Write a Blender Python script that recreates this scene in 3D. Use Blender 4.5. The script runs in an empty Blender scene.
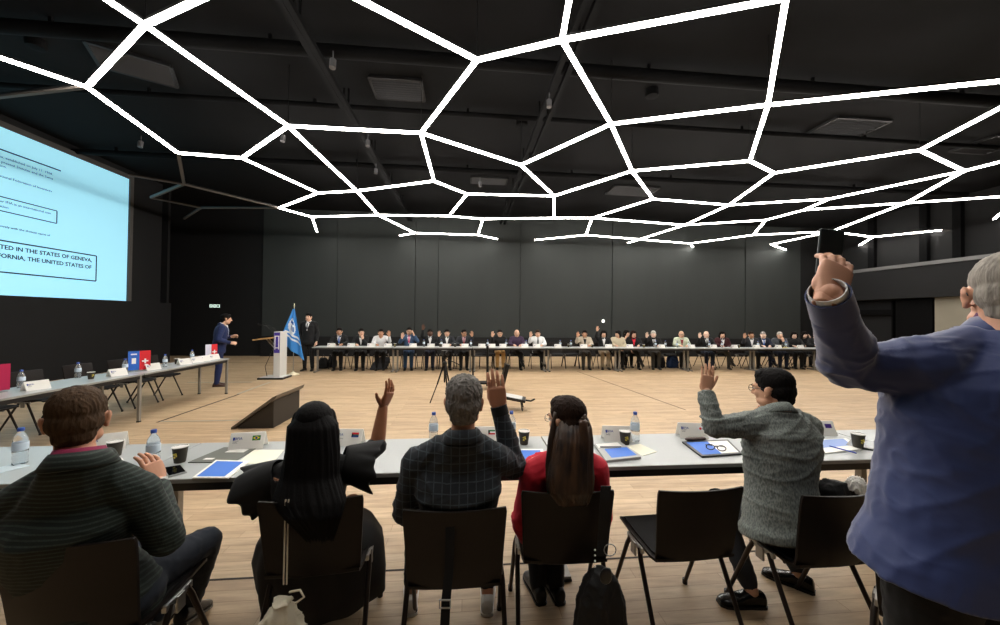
import bpy, math, random
from mathutils import Vector, Matrix, noise
from mathutils.bvhtree import BVHTree
random.seed(7)
PI=math.pi
SC=bpy.context.scene
COL=SC.collection
# ------------------------------------------------------------------ camera
TH=math.radians(5.4); PH=math.atan(4.5/365); RO=math.radians(.63); FO=365.
CAM=Vector((0,0,1.65))
_f0=Vector((math.sin(TH),math.cos(TH),0)); _r0=Vector((math.cos(TH),-math.sin(TH),0)); _z=Vector((0,0,1))
CF=_f0*math.cos(PH)+_z*math.sin(PH); _u0=-_f0*math.sin(PH)+_z*math.cos(PH)
CR=_r0*math.cos(RO)+_u0*math.sin(RO); CU=_u0*math.cos(RO)-_r0*math.sin(RO)
def ray(u,v): return CF+CR*((u-500)/FO)-CU*((v-312.5)/FO)
def PD(u,v,D): return CAM+ray(u,v)*D
def PZ(u,v,z): d=ray(u,v); return CAM+d*((z-1.65)/d.z)
def PY(u,v,y): d=ray(u,v); return CAM+d*(y/d.y)
def PX(u,v,x): d=ray(u,v); return CAM+d*(x/d.x)
cd=bpy.data.cameras.new('camera'); co=bpy.data.objects.new('camera',cd); COL.objects.link(co)
cd.sensor_width=36; cd.lens=36*FO/1000; cd.clip_end=200; cd.clip_start=.05
m=Matrix((CR,CU,-CF)).transposed().to_4x4(); m.translation=CAM; co.matrix_world=m
SC.camera=co
SC.view_settings.view_transform='Standard'; SC.view_settings.look='None'; SC.view_settings.gamma=1; SC.view_settings.use_curve_mapping=False
SC.view_settings.exposure=.18
# ------------------------------------------------------------------ materials
def lin(c):
    if isinstance(c,str):
        c=[int(c[i:i+2],16)/255 for i in (0,2,4)]
        c=[x/12.92 if x<=.04045 else ((x+.055)/1.055)**2.4 for x in c]
    return (*c,1)
MATS={}
def mat(name,col,rough=.6,metal=0,noise_s=0,noise_a=0,bump_s=0,bump_a=0,emit=0,trans=0,ior=1.45,stretch=(1,1,1),col2=None,sheen=0,spec=.5,coat=0,bdist=.002):
    if name in MATS: return MATS[name]
    M=bpy.data.materials.new(name); M.use_nodes=True; N=M.node_tree.nodes; L=M.node_tree.links
    b=N['Principled BSDF']; c=lin(col)
    b.inputs['Base Color'].default_value=c; b.inputs['Roughness'].default_value=rough; b.inputs['Metallic'].default_value=metal
    b.inputs['IOR'].default_value=ior; b.inputs['Specular IOR Level'].default_value=spec
    b.inputs['Transmission Weight'].default_value=trans; b.inputs['Sheen Weight'].default_value=sheen; b.inputs['Coat Weight'].default_value=coat
    if emit:
        b.inputs['Emission Color'].default_value=c; b.inputs['Emission Strength'].default_value=emit
    if noise_a or bump_a:
        tc=N.new('ShaderNodeTexCoord'); mp=N.new('ShaderNodeMapping'); mp.inputs['Scale'].default_value=stretch
        L.new(tc.outputs['Object'],mp.inputs['Vector'])
    if noise_a:
        n=N.new('ShaderNodeTexNoise'); n.inputs['Scale'].default_value=noise_s; n.inputs['Detail'].default_value=4
        L.new(mp.outputs[0],n.inputs['Vector'])
        x=N.new('ShaderNodeMix'); x.data_type='RGBA'
        d=lin(col2) if col2 else tuple(max(0,k*(1-noise_a)) for k in c[:3])+(1,)
        x.inputs[6].default_value=c; x.inputs[7].default_value=d
        r=N.new('ShaderNodeValToRGB'); r.color_ramp.elements[0].position=.35; r.color_ramp.elements[1].position=.65
        L.new(n.outputs['Fac'],r.inputs[0]); L.new(r.outputs[0],x.inputs[0]); L.new(x.outputs[2],b.inputs['Base Color'])
    if bump_a:
        n=N.new('ShaderNodeTexNoise'); n.inputs['Scale'].default_value=bump_s; n.inputs['Detail'].default_value=5
        L.new(mp.outputs[0],n.inputs['Vector'])
        u=N.new('ShaderNodeBump'); u.inputs['Strength'].default_value=bump_a; u.inputs['Distance'].default_value=bdist
        L.new(n.outputs['Fac'],u.inputs['Height']); L.new(u.outputs[0],b.inputs['Normal'])
    MATS[name]=M; return M
def nodes(M): return M.node_tree.nodes,M.node_tree.links,M.node_tree.nodes['Principled BSDF']
# ------------------------------------------------------------------ mesh builder
def frame(d,ref=None):
    d=d.normalized()
    r=ref if ref is not None else (Vector((0,0,1)) if abs(d.z)<.9 else Vector((0,1,0)))
    x=r.cross(d)
    if x.length<1e-5: x=Vector((1,0,0)).cross(d)
    x.normalize(); return x,d.cross(x)
class MB:
    def __init__(s): s.v=[];s.f=[];s.m=[];s.mi=0;s.T=None
    def add(s,vs,fs):
        o=len(s.v)
        if s.T is not None: vs=[s.T@Vector(p) for p in vs]
        s.v+= [tuple(p) for p in vs]; s.f+=[tuple(i+o for i in f) for f in fs]; s.m+=[s.mi]*len(fs)
    def box(s,c,d,R=None):
        c=Vector(c); vs=[]
        for x in(-.5,.5):
            for y in(-.5,.5):
                for z in(-.5,.5):
                    p=Vector((x*d[0],y*d[1],z*d[2]))
                    if R is not None: p=R@p
                    vs.append(c+p)
        s.add(vs,[(0,1,3,2),(4,6,7,5),(0,4,5,1),(2,3,7,6),(0,2,6,4),(1,5,7,3)])
    def box2(s,a,b): s.box([(a[i]+b[i])/2 for i in range(3)],[abs(b[i]-a[i]) for i in range(3)])
    def rings(s,R,cap=True,closed=False):
        n=len(R[0]); vs=[p for r in R for p in r]; fs=[]
        k=len(R)
        for i in range(k-1 if not closed else k):
            for j in range(n):
                a=i*n+j;b=i*n+(j+1)%n;c=((i+1)%k)*n+(j+1)%n;d=((i+1)%k)*n+j
                fs.append((a,b,c,d))
        if cap and not closed:
            fs.append(tuple(reversed(range(n)))); fs.append(tuple(range((k-1)*n,k*n)))
        s.add(vs,fs)
    def tube(s,pts,rad,seg=10,rnd=True,ref=None,flat=1.0,power=None):
        pts=[Vector(p) for p in pts]
        if not isinstance(rad,(list,tuple)): rad=[rad]*len(pts)
        R=[]; n=len(pts)
        P=[];Q=[]
        if rnd:
            d0=(pts[0]-pts[1]).normalized()
            for a in(80,50,25): P.append(pts[0]+d0*rad[0]*math.sin(math.radians(a))*flat**0); Q.append(rad[0]*math.cos(math.radians(a)))
        P+=pts;Q+=list(rad)
        if rnd:
            d1=(pts[-1]-pts[-2]).normalized()
            for a in((25,50,80) if rnd is True else ()): P.append(pts[-1]+d1*rad[-1]*math.sin(math.radians(a))); Q.append(rad[-1]*math.cos(math.radians(a)))
        x=None
        for i,p in enumerate(P):
            a=P[max(i-1,0)];b=P[min(i+1,len(P)-1)]
            d=(b-a)
            if d.length<1e-7: d=pts[-1]-pts[0]
            d.normalize()
            if x is None: x,y=frame(d,ref)
            else:
                x=(x-d*x.dot(d)).normalized(); y=d.cross(x)
            R.append([p+(x*math.cos(2*PI*j/seg)+y*math.sin(2*PI*j/seg)*flat)*Q[i] for j in range(seg)])
        s.rings(R)
    def ell(s,c,r,R=None,seg=14,st=9):
        c=Vector(c);L=[]
        for i in range(st):
            a=-PI/2+PI*(i+.5)/st
            ring=[]
            for j in range(seg):
                b=2*PI*j/seg
                p=Vector((math.cos(a)*math.cos(b)*r[0],math.cos(a)*math.sin(b)*r[1],math.sin(a)*r[2]))
                if R is not None:p=R@p
                ring.append(c+p)
            L.append(ring)
        s.rings(L)
    def lathe(s,prof,c=(0,0,0),seg=20):
        c=Vector(c)
        s.rings([[c+Vector((r*math.cos(2*PI*j/seg),r*math.sin(2*PI*j/seg),z)) for j in range(seg)] for r,z in prof])
    def prism(s,poly,a,b,axis=0):
        # poly: 2d points in the plane perpendicular to axis
        def mk(t,p): q=[p[0],p[1]]; q.insert(axis,t); return q
        s.rings([[mk(a,p) for p in poly],[mk(b,p) for p in poly]])
    def append(s,me,T=None):
        s2=s.T; s.T=T
        s.add([v.co.copy() for v in me.vertices],[tuple(p.vertices) for p in me.polygons]); s.T=s2
    def mesh(s,name='m',mats=(),smooth=False):
        me=bpy.data.meshes.new(name); me.from_pydata(s.v,[],s.f)
        for k in mats: me.materials.append(k)
        if any(s.m): me.polygons.foreach_set('material_index',s.m)
        if smooth: me.polygons.foreach_set('use_smooth',[True]*len(me.polygons))
        me.update(); return me
def fixn(me):
    import bmesh
    b=bmesh.new(); b.from_mesh(me); bmesh.ops.recalc_face_normals(b,faces=b.faces); b.to_mesh(me); b.free()
def obj(name,mb,mats,parent=None,smooth=False,bevel=0,auto=None,world=True,fix=True):
    """one mesh object; world=True: coordinates are world ones and are moved into the parent's frame"""
    me=mb if isinstance(mb,bpy.types.Mesh) else mb.mesh(name,mats if isinstance(mats,(list,tuple)) else [mats],smooth)
    if fix and not isinstance(mb,bpy.types.Mesh): fixn(me)
    o=bpy.data.objects.new(name,me); COL.objects.link(o)
    if parent is not None:
        o.parent=parent
        if world: me.transform(WM(parent).inverted())
    if bevel:
        b=o.modifiers.new('bevel','BEVEL'); b.width=bevel; b.segments=2; b.limit_method='ANGLE'; b.angle_limit=math.radians(40)
    if auto:
        me.polygons.foreach_set('use_smooth',[True]*len(me.polygons))
        me.set_sharp_from_angle(angle=math.radians(auto))
    return o
def WM(o):
    m=o.matrix_basis.copy()
    while o.parent is not None:
        o=o.parent; m=o.matrix_basis@m
    return m
def thing(name,label,cat,loc=(0,0,0),rz=0,group=None):
    o=bpy.data.objects.new(name,None); COL.objects.link(o); o.empty_display_size=.1
    o.matrix_basis=Matrix.Translation(Vector(loc))@Matrix.Rotation(rz,4,'Z')
    o['label']=label;o['category']=cat
    if group:o['group']=group
    return o
def tag(o,label,cat,group=None,kind=None):
    o['label']=label;o['category']=cat
    if group:o['group']=group
    if kind:o['kind']=kind
    return o
def struct(name,mb,mats,label=None,**k):
    o=obj(name,mb,mats,**k); o['kind']='structure'
    if label:o['label']=label
    return o
def kids(o): return [c for c in COL.objects if c.parent is o]
def dup(root,loc=None,rz=None,label=None,group=None):
    r=root.copy(); COL.objects.link(r)
    if loc is not None: r.matrix_basis=Matrix.Translation(Vector(loc))@Matrix.Rotation(rz or 0,4,'Z')
    if label:r['label']=label
    if group:r['group']=group
    for c in root.children:
        d=c.copy(); COL.objects.link(d); d.parent=r
        for g in c.children:
            e=g.copy(); COL.objects.link(e); e.parent=d
    return r
_tc={}
def text(mb,s,size,T,depth=.0004,align='LEFT',bold=False):
    """lettering as thin geometry; T maps text plane (x right, y up, z out)"""
    k=(s,size,depth,align)
    if k not in _tc:
        cu=bpy.data.curves.new('t','FONT'); cu.body=s; cu.size=size; cu.extrude=depth; cu.align_x=align; cu.resolution_u=2
        if bold: cu.offset=size*.02
        o=bpy.data.objects.new('t',cu); COL.objects.link(o)
        me=bpy.data.meshes.new_from_object(o.evaluated_get(bpy.context.evaluated_depsgraph_get()))
        bpy.data.objects.remove(o); _tc[k]=me
    mb.append(_tc[k],T)
def plane_T(o,x,y):
    o=Vector(o);x=Vector(x).normalized();y=(Vector(y)-x*Vector(y).dot(x)).normalized();z=x.cross(y)
    m=Matrix((x,y,z)).transposed().to_4x4(); m.translation=o; return m
# ------------------------------------------------------------------ common materials
M_bar=mat('led diffuser','ffffff',emit=39)
_N,_L,_B=nodes(M_bar); _B.inputs['Emission Color'].default_value=(1,.95,.88,1)
M_hous=mat('black aluminium housing','1c1c1d',.45,.3)
M_dimbar=mat('switched-off diffuser','6a625c',.6)
M_black=mat('black metal','131314',.45,.4)
M_ceil=mat('black ceiling','08080a',.9,spec=.2,noise_s=3,noise_a=.3)
M_duct=mat('black duct','070708',.8,0,spec=.12)
M_steel=mat('brushed steel','a8a8a6',.35,.9)
M_top=mat('pale grey laminate','a9adad',.32,noise_s=180,noise_a=.05)
M_edge=mat('black edge','161617',.4)
M_alu=mat('table leg aluminium','8f8b84',.45,.3)
M_shell=mat('dark brown chair shell','140d0a',.5,spec=.3,noise_s=60,noise_a=.2)
M_pad=mat('black seat pad','09090a',.9,bump_s=300,bump_a=.3)
M_cleg=mat('chair leg dark tube','39322e',.35,.7)
M_white=mat('white card','f4f2ee',.6)
_N,_L,_B=nodes(M_white); _t=_N.new('ShaderNodeBsdfTranslucent'); _t.inputs[0].default_value=(.95,.94,.9,1); _x=_N.new('ShaderNodeMixShader'); _x.inputs[0].default_value=.4
_L.new(_B.outputs[0],_x.inputs[1]); _L.new(_t.outputs[0],_x.inputs[2]); _L.new(_x.outputs[0],[n for n in _N if n.type=='OUTPUT_MATERIAL'][0].inputs[0])
M_paper=mat('paper','efeee6',.7)
M_cream=mat('cream paper','e9e6d2',.7)
M_blueprint=mat('blue print','2e6fd0',.5)
M_ink=mat('ink','20222c',.6)
M_inkblue=mat('blue ink','21409c',.6)
M_red=mat('red print','c8102e',.5)
M_cup=mat('black paper cup','3a352c',.6)
M_gold=mat('yellow cup print','e5cf52',.5)
M_plastic=mat('clear bottle plastic','eef4f8',.08,trans=.85,ior=1.2)
M_water=mat('bottle sleeve','c9d8e6',.3,spec=.5)
M_cap=mat('blue cap','3554a8',.4)
M_blk=mat('black plastic','0d0d0e',.35)
M_glass=mat('phone glass','08090b',.08)
# ------------------------------------------------------------------ floor
Mf=bpy.data.materials.new('oak strip floor'); Mf.use_nodes=True
N,L,B=nodes(Mf)
tc=N.new('ShaderNodeTexCoord'); br=N.new('ShaderNodeTexBrick'); br.offset=.5; br.inputs['Scale'].default_value=1
br.inputs['Brick Width'].default_value=1.1; br.inputs['Row Height'].default_value=.09; br.inputs['Mortar Size'].default_value=.0012
br.inputs['Color1'].default_value=lin('cab08e'); br.inputs['Color2'].default_value=lin('b79b7a'); br.inputs['Mortar'].default_value=lin('7f5f3f'); br.inputs['Bias'].default_value=-.1
L.new(tc.outputs['Object'],br.inputs['Vector'])
mp=N.new('ShaderNodeMapping'); mp.inputs['Scale'].default_value=(1.1,9,1); L.new(tc.outputs['Object'],mp.inputs['Vector'])
n1=N.new('ShaderNodeTexNoise'); n1.inputs['Scale'].default_value=2.2; n1.inputs['Detail'].default_value=6; n1.inputs['Roughness'].default_value=.65; L.new(mp.outputs[0],n1.inputs['Vector'])
rp=N.new('ShaderNodeValToRGB'); rp.color_ramp.elements[0].position=.3; rp.color_ramp.elements[0].color=(.56,.52,.48,1); rp.color_ramp.elements[1].position=.68; rp.color_ramp.elements[1].color=(1.12,1.1,1.06,1)
L.new(n1.outputs['Fac'],rp.inputs[0])
mx=N.new('ShaderNodeMix'); mx.data_type='RGBA'; mx.blend_type='MULTIPLY'; mx.inputs[0].default_value=.75
L.new(br.outputs['Color'],mx.inputs[6]); L.new(rp.outputs[0],mx.inputs[7]); L.new(mx.outputs[2],B.inputs['Base Color'])
n2=N.new('ShaderNodeTexNoise'); n2.inputs['Scale'].default_value=1.3; L.new(tc.outputs['Object'],n2.inputs['Vector'])
mr=N.new('ShaderNodeMapRange'); mr.inputs[3].default_value=.38; mr.inputs[4].default_value=.55; L.new(n2.outputs['Fac'],mr.inputs[0]); L.new(mr.outputs[0],B.inputs['Roughness'])
XL,XR,YF,YB,ZC=-10.0,16.0,15.3,-3.0,5.9
b=MB(); b.box2((XL-1.8,YB,-.1),(XR+4,YF+.1,0)); struct('floor',b,Mf)
# ------------------------------------------------------------------ walls
M_wallf=mat('charcoal acoustic wall','2b2f2e',.75,noise_s=1.5,noise_a=.12,stretch=(1,1,.15))
M_wallk=mat('black wall','08080a',.8)
M_walls=mat('black panelled side wall','09090c',.75,noise_s=2,noise_a=.25)
# far wall in tall panels, slightly proud of one another
b=MB(); b.box2((XL-1.8,YF+.06,0),(XR+4,YF+.2,ZC)); struct('wall_back',b,M_wallk)
xs=[PY(u,300,YF).x for u in (262,337,415,438,520,612,687,745,800)]
b=MB()
for i in range(len(xs)-1):
    b.box2((xs[i]+.01,YF-(.03 if i%2 else 0),.0),(xs[i+1]-.01,YF+.055,ZC-.02))
o=struct('wall_back_panels',b,M_wallf)
b=MB(); b.box2((xs[0],YF-.08,0),(XR+.3,YF-.03,.80)); struct('baseboard_back',b,M_wallk)
# side wall carrying the screen, with a lower front block
b=MB(); b.box2((XL-.15,YB,2.0),(XL,13.0,ZC)); b.box2((XL-.15,YB,0),(XL+.12,12.2,2.0)); b.box2((XL-.15,12.2,0),(XL+.0,13.45,2.0)); struct('wall_left',b,M_walls)
b=MB(); b.box2((XL-1.8,13.0,0),(XL-1.65,YF,ZC)); b.box2((XL-1.8,13.45,0),(XL-.15,13.55,ZC)); struct('wall_left_recess',b,M_wallk)
# right side: black recess, beige wall panel, balcony
M_beige=mat('pale beige wall','8f897a',.8,noise_s=1.2,noise_a=.12)
b=MB(); b.box2((XR+.5,YB,0),(XR+.6,YF+.1,ZC)); struct('wall_right',b,M_wallk)
b=MB(); b.box2((XR+.3,4,.0),(XR+.5,11.25,2.5)); struct('wall_right_panel',b,M_beige)
b=MB(); b.box2((XR-.05,YB,2.5),(XR+.5,YF,3.62)); struct('trim_1',b,M_walls)
b=MB(); b.box2((XR-.1,YB,3.62),(XR+.06,YF,3.74)); struct('trim_2',b,mat('grey rail cap','6d6d6d',.4,.3))
b=MB()
for y in (9.4,10.6,11.5,13.2): b.box2((XR+.35,y,3.62),(XR+.5,y+.22,ZC))
struct('trim_3',b,M_duct)
b=MB(); b.box2((XR+.28,11.3,.9),(XR+.5,12.4,2.44)); b.box2((XR+.28,12.55,1.9),(XR+.5,15.1,2.1)); b.box2((XR+.28,12.5,0),(XR+.5,12.54,2.44)); struct('trim_4',b,M_duct)
b=MB(); b.box2((XL-1.8,YB-.1,0),(XR+.6,YB,ZC)); struct('wall_front',b,M_wallk)
b=MB(); b.box2((XL-1.8,YB,ZC),(XR+4,YF+.2,ZC+.1)); struct('ceiling',b,M_ceil)
# ------------------------------------------------------------------ light network
ZN=4.85
ND=dict(A=(145,25),A1=(100,-5),A2=(215,-8),B=(87,87),B0=(-40,44),C=(288,126),D=(178,153),E=(242,158),H=(318,193),G=(357,191),I=(279,208),L=(312,217),L2=(317,232),
K=(378,215),N=(415,233),N0=(400,235.5),R=(478,235),R1=(497,239),J=(434,181),O=(467,194),M=(449,216),Q=(483,219),Fq=(421,133),T=(477,60),T0=(345,-8),U=(521,165),
Vv=(562,40),V0=(571,-10),Y0=(786,-2),Y=(768,105),W=(611,124),X=(632,171),P=(554,196),P2=(554,218),S=(592,218),Z=(653,199),CC=(586,235),C0=(535,240),AA=(750,161),
FF=(774,173),GG=(920,150),BB=(729,205),HH=(829,199),DD=(685,225),D9=(628,243),EE=(690,243.5),E9=(693,247),NN=(753,235),MM=(766,220),II=(964,171),JJ=(906,203),KK=(804,210),
LL=(831,231.5),OO=(873,237),O9=(858,246),OE=(954,229),PP=(771,244.5),P9=(789,251),Y1=(1040,77),G1=(1040,87),I1=(1040,152),J1=(1040,194),Rr=(994,219),Rq=(1030,190))
LIT='A-A1 A-A2 A-B A-C B-B0 B-D C-E C-Fq C-G D-E E-H H-I H-G G-J G-K I-L L-K L-L2 K-M K-N N-N0 N-R R-R1 R-Q J-Fq J-O O-M O-P M-Q Q-P2 P2-S Fq-T Fq-U T-T0 T-Vv Vv-V0 Vv-Y0 Vv-W W-U W-X W-Y X-P X-Z X-AA U-P P-P2 Z-S Z-BB S-CC S-DD CC-C0 CC-EE Y0-Y Y-Y1 Y-AA AA-FF FF-GG FF-BB BB-HH BB-DD GG-G1 GG-II II-I1 II-HH II-JJ JJ-J1 JJ-KK JJ-LL KK-HH KK-MM MM-DD MM-NN DD-D9 EE-NN EE-E9 NN-LL LL-OO LL-PP PP-P9 OO-O9 OO-OE Rr-Rq'.split()
NP={k:PZ(u,v,ZN) for k,(u,v) in ND.items()}
# continuation of the net over the camera's head
NP['S1']=NP['A1']+Vector((-1.2,-1.6,0)); NP['S2']=NP['A2']+Vector((1.0,-1.0,0)); NP['S3']=NP['T0']+Vector((-.9,-.9,0))
NP['Yx']=NP['Y0']+Vector((.1,-1.3,0)); 
for k,(x,y) in dict(B1=(-3.6,2.3),B2=(-1.2,2.1),B3=(1.5,2.3),B4=(4.2,2.2),B5=(-2.4,.2),B6=(.3,.3),B7=(3.0,.2),B8=(-1.2,-1.6),B9=(1.8,-1.7),B10=(6.5,1.4)).items(): NP[k]=Vector((x,y,ZN))
LIT+=['A1-B1','A2-B2','T0-B2','V0-B3','Yx-B3','B1-B5','B2-B5','B2-B6','B3-B6','B4-B7']
DIM=[('B',(-10,98)),('D','D2'),('D2','D3'),('D2','I'),('D3','D4'),('D4','I'),('D4','D5'),('D2','D6')]
ND2=dict(D2=(184,184.5),D3=(151,198),D4=(201,208),D5=(184,219),D6=(128,175))
for k,(u,v) in ND2.items(): NP[k]=PZ(u,v,ZN)
net=thing('light_network','angular web of glowing white light tubes suspended under the black ceiling','ceiling light',(2,8,ZN))
def bar(a,b_,mats,name):
    d=(b_-a); n=d.normalized(); L_=d.length; m=MB()
    R=Matrix((n,Vector((-n.y,n.x,0)),Vector((0,0,1)))).transposed()
    m.box((a+b_)/2,(L_-.004,.052,.03),R); m.mi=1; m.box((a+b_)/2+Vector((0,0,.03)),(L_-.004,.058,.03),R)
    return obj(name,m,mats,net)
for e in LIT:
    a,c=e.split('-'); bar(NP[a],NP[c],[M_bar,M_hous],'light_bar')
for a,c in DIM:
    bar(NP[a],NP[c] if isinstance(c,str) else PZ(c[0],c[1],ZN),[M_dimbar,M_hous],'unlit_bar')
# thin suspension cables at the joints, one part
for k in ('A','C','Fq','T','Vv','W','Y','U','G','AA','GG','X'):
    m=MB(); p=NP[k]; m.tube([p+Vector((0,0,.06)),Vector((p.x,p.y,ZC))],.006,6,rnd=False); obj('suspension_cable',m,M_black,net)
# ------------------------------------------------------------------ ceiling fittings
def ybeam(u,v,z):return PZ(u,v,z).y
for i,(u,v,z,r) in enumerate([(500,64,5.72,.10),(300,104,5.78,.05),(500,172,5.75,.07)]):
    y=ybeam(u,v,z); m=MB(); m.tube([(XL,y,z),(XR,y,z)],r,12,rnd=False)
    for x in range(-9,16,3): m.box((x,y,z+(ZC-z)/2),(.04,.04,ZC-z))
    tag(obj('ceiling_pipe',m,M_duct,auto=40),['thick black pipe crossing the ceiling above the nearest glowing cells','thin black pipe below the ceiling beside the left louvred vent','black pipe crossing the ceiling over the middle of the hall'][i],'pipe')
for i,(u,v) in enumerate([(292,20),(322,62),(590,20),(520,172)]):
    p=PZ(u,v,5.5); m=MB(); m.box2((p.x-.04,3,5.46),(p.x+.04,YF-.4,5.54)); 
    for y in range(3,15,2): m.box((p.x,y,5.7),(.03,.03,.36))
    t=tag(obj('lighting_track',m,M_duct),['black lighting track above the screen side, outer rail','black lighting track next to the square ceiling vent','black lighting track over the middle of the hall, upper run','black lighting track over the round smoke detector'][i],'lighting track')
def vent(u,v,w,d,lab,rz=0,slats=True):
    p=PZ(u,v,ZC-.1); t=thing('ceiling_vent',lab,'vent',(p.x,p.y,ZC-.14),rz)
    m=MB(); 
    for s in(-1,1): m.box((0,s*d/2,.11),(w,.05,.05)); m.box((s*w/2,0,.11),(.05,d,.05))
    m.box((0,0,.13),(w,d,.01)); obj('frame',m,mat('vent grey frame','141416',.6),t,world=False)
    m=MB(); n=9
    for k in range(n): m.box((0,-d/2+d*(k+.5)/n,.105),(w-.04,.035,.04),Matrix.Rotation(.5,3,'X'))
    obj('grille',m,mat('vent grille','303134',.6),t,world=False)
vent(398,93,.9,.62,'square grilled ceiling vent beside the track over the left of the hall')
vent(135,70,1.0,.7,'louvred ceiling vent behind the brightest light tube at upper left',.5)
vent(845,132,1.25,.8,'flat ceiling vent plate over the right of the hall')
vent(489,183,1.1,.5,'small slotted ceiling vent far over the middle of the hall')
vent(632,193,1.5,.8,'ceiling vent near the lit corner over the far tables')
vent(990,148,1.0,.8,'ceiling vent at the right edge of the picture')
for i,(u,v) in enumerate([(522,124),(36,46),(652,95)]):
    p=PZ(u,v,ZC-.1); m=MB(); m.lathe([(.05,.0),(.11,.01),(.12,.05),(.12,.14)],(p.x,p.y,ZC-.14),20)
    tag(obj('ceiling_speaker',m,M_duct,auto=40),['round black smoke detector hanging over the middle of the hall','small round fitting on the ceiling at the upper left corner','round black fitting on the ceiling beside the tall central light cell'][i],'ceiling fitting')
for i,(u,v) in enumerate([(333,62),(283,137),(141,143),(368,142),(376,170),(549,102),(753,157),(480,183)]):
    p=PZ(u,v,5.3); t=MB(); t.tube([p+Vector((0,0,.16)),p+Vector((0,0,.02))],.008,6,rnd=False); t.tube([p+Vector((0,0,.03)),p+Vector((.0,-.02,-.1))],.045,10,rnd=False)
    tag(obj('spotlight',t,mat('spotlight pale body','58585a',.4)),'tiny pale spotlight hanging from the black ceiling','spotlight','tiny ceiling spotlights')
# ------------------------------------------------------------------ projection screen
scr=thing('projection_screen','huge pale blue projection screen with text on the side wall','screen',(XL,10,0))
SY0,SY1,SZ0,SZ1=5.6,11.72,1.97,5.6
m=MB(); m.box2((XL+.01,SY0,SZ0),(XL+.06,SY1,SZ1)); 
Msc=mat('lit screen','98d8ee',.7,emit=.62); obj('screen_surface',m,Msc,scr)
m=MB(); 
for a,c in(((SY0-.12,SZ1),(SY1+.12,SZ1+.12)),((SY0-.12,SZ0-.1),(SY1+.12,SZ0)),((SY1,SZ0),(SY1+.12,SZ1)),((SY0-.12,SZ0),(SY0,SZ1))):
    m.box2((XL,a[0],a[1]),(XL+.1,c[0],c[1]))
obj('frame',m,mat('screen border','4c4a48',.6),scr)
def scr_pt(u,v): p=PX(u,v,XL+.062); return p.y,p.z
def sline(m,a,b_,w=.022):
    (y0,z0),(y1,z1)=a,b_
    if abs(y1-y0)>abs(z1-z0): m.box2((XL+.061,y0,(z0+z1)/2-w/2),(XL+.064,y1,(z0+z1)/2+w/2))
    else: m.box2((XL+.061,(y0+y1)/2-w/2,z0),(XL+.064,(y0+y1)/2+w/2,z1))
m=MB(); Msi=mat('screen ink','0e2c48',.9)
y1,z1=scr_pt(61,171); sline(m,(6,z1),(y1,z1),.03)
by,bz=scr_pt(57,211); _,bz2=scr_pt(57,223.5); sline(m,(6,bz),(by,bz));sline(m,(6,bz2),(by,bz2));sline(m,(by,bz),(by,bz2))
cy,cz=scr_pt(96.5,256); _,cz2=scr_pt(95,281); sline(m,(6,cz),(cy,cz),.03);sline(m,(6,cz2),(cy,cz2),.03);sline(m,(cy,cz),(cy,cz2),.03)
def stext(s,u,v,size,bold=False):
    y,z=scr_pt(u,v); T=plane_T((XL+.063,y,z),(0,1,0),(0,0,1)); text(m,s,size,T,.001,'RIGHT',bold)
stext('Inventors\u2019 Associations, established on July 11, 1968,',53,175.5,.08)
stext('governed by the present Statutes and the Swiss',53,180,.08)
stext('as a legal association.                                        ',53,183.5,.08)
stext('the International Federation of Inventors',52,192.5,.08)
stext('Associations, hereinafter IFIA is an international non',51,214.5,.08)
stext('governmental organisation.                                    ',51,219,.08)
stext('operate exclusively with the domain name of',50,236.5,.075)
stext('INCORPORATED IN THE STATES OF GENEVA,',92,262,.132,True)
stext('AND CALIFORNIA, THE UNITED STATES OF',91.5,269,.132,True)
obj('lettering',m,Msi,scr)
# ------------------------------------------------------------------ exit signs & wall lamp
def exit_sign(u,v,y,lab):
    p=PY(u,v,y); t=thing('exit_sign',lab,'exit sign',(p.x,y-.02,p.z-.08))
    m=MB(); m.box((0,.02,.08),(.42,.04,.17)); obj('sign_box',m,M_black,t,world=False)
    m=MB(); m.box((-.13,-.002,.08),(.11,.006,.12)); m.box((.0,-.002,.08),(.1,.006,.12)); m.box((.13,-.002,.08),(.12,.006,.12)); obj('lit_panel',m,mat('lit sign','cfe8dc',.5,emit=.9),t,world=False)
    Mg_=mat('sign green','1d6b45',.5)
    m=MB(); m.box((-.13,-.008,.08),(.03,.004,.08)); obj('running_figure',m,Mg_,t,world=False)
    m=MB(); m.prism([(-.04,.08),(.03,.11),(.03,.05)],-.009,-.006,1); obj('arrow',m,Mg_,t,world=False)
    m=MB(); m.box((.13,-.008,.08),(.05,.004,.09)); obj('doorway_pictogram',m,Mg_,t,world=False)
exit_sign(215,306,YF+.04,'small lit exit sign on the dark wall left of the flag')
exit_sign(796,315.5,YF+.04,'small lit exit sign on the far wall above the last seated people')
p=PY(603,321,YF-.06); m=MB(); m.lathe([(.02,0),(.06,.005),(.07,.03)],(0,0,0),14)
o=obj('wall_lamp',m,mat('small lamp','f4f4ee',.5,emit=1.5)); o.matrix_basis=Matrix.Translation(p)@Matrix.Rotation(PI/2,4,'X'); tag(o,'tiny round white light on the charcoal wall above a high raised hand','light')
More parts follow.
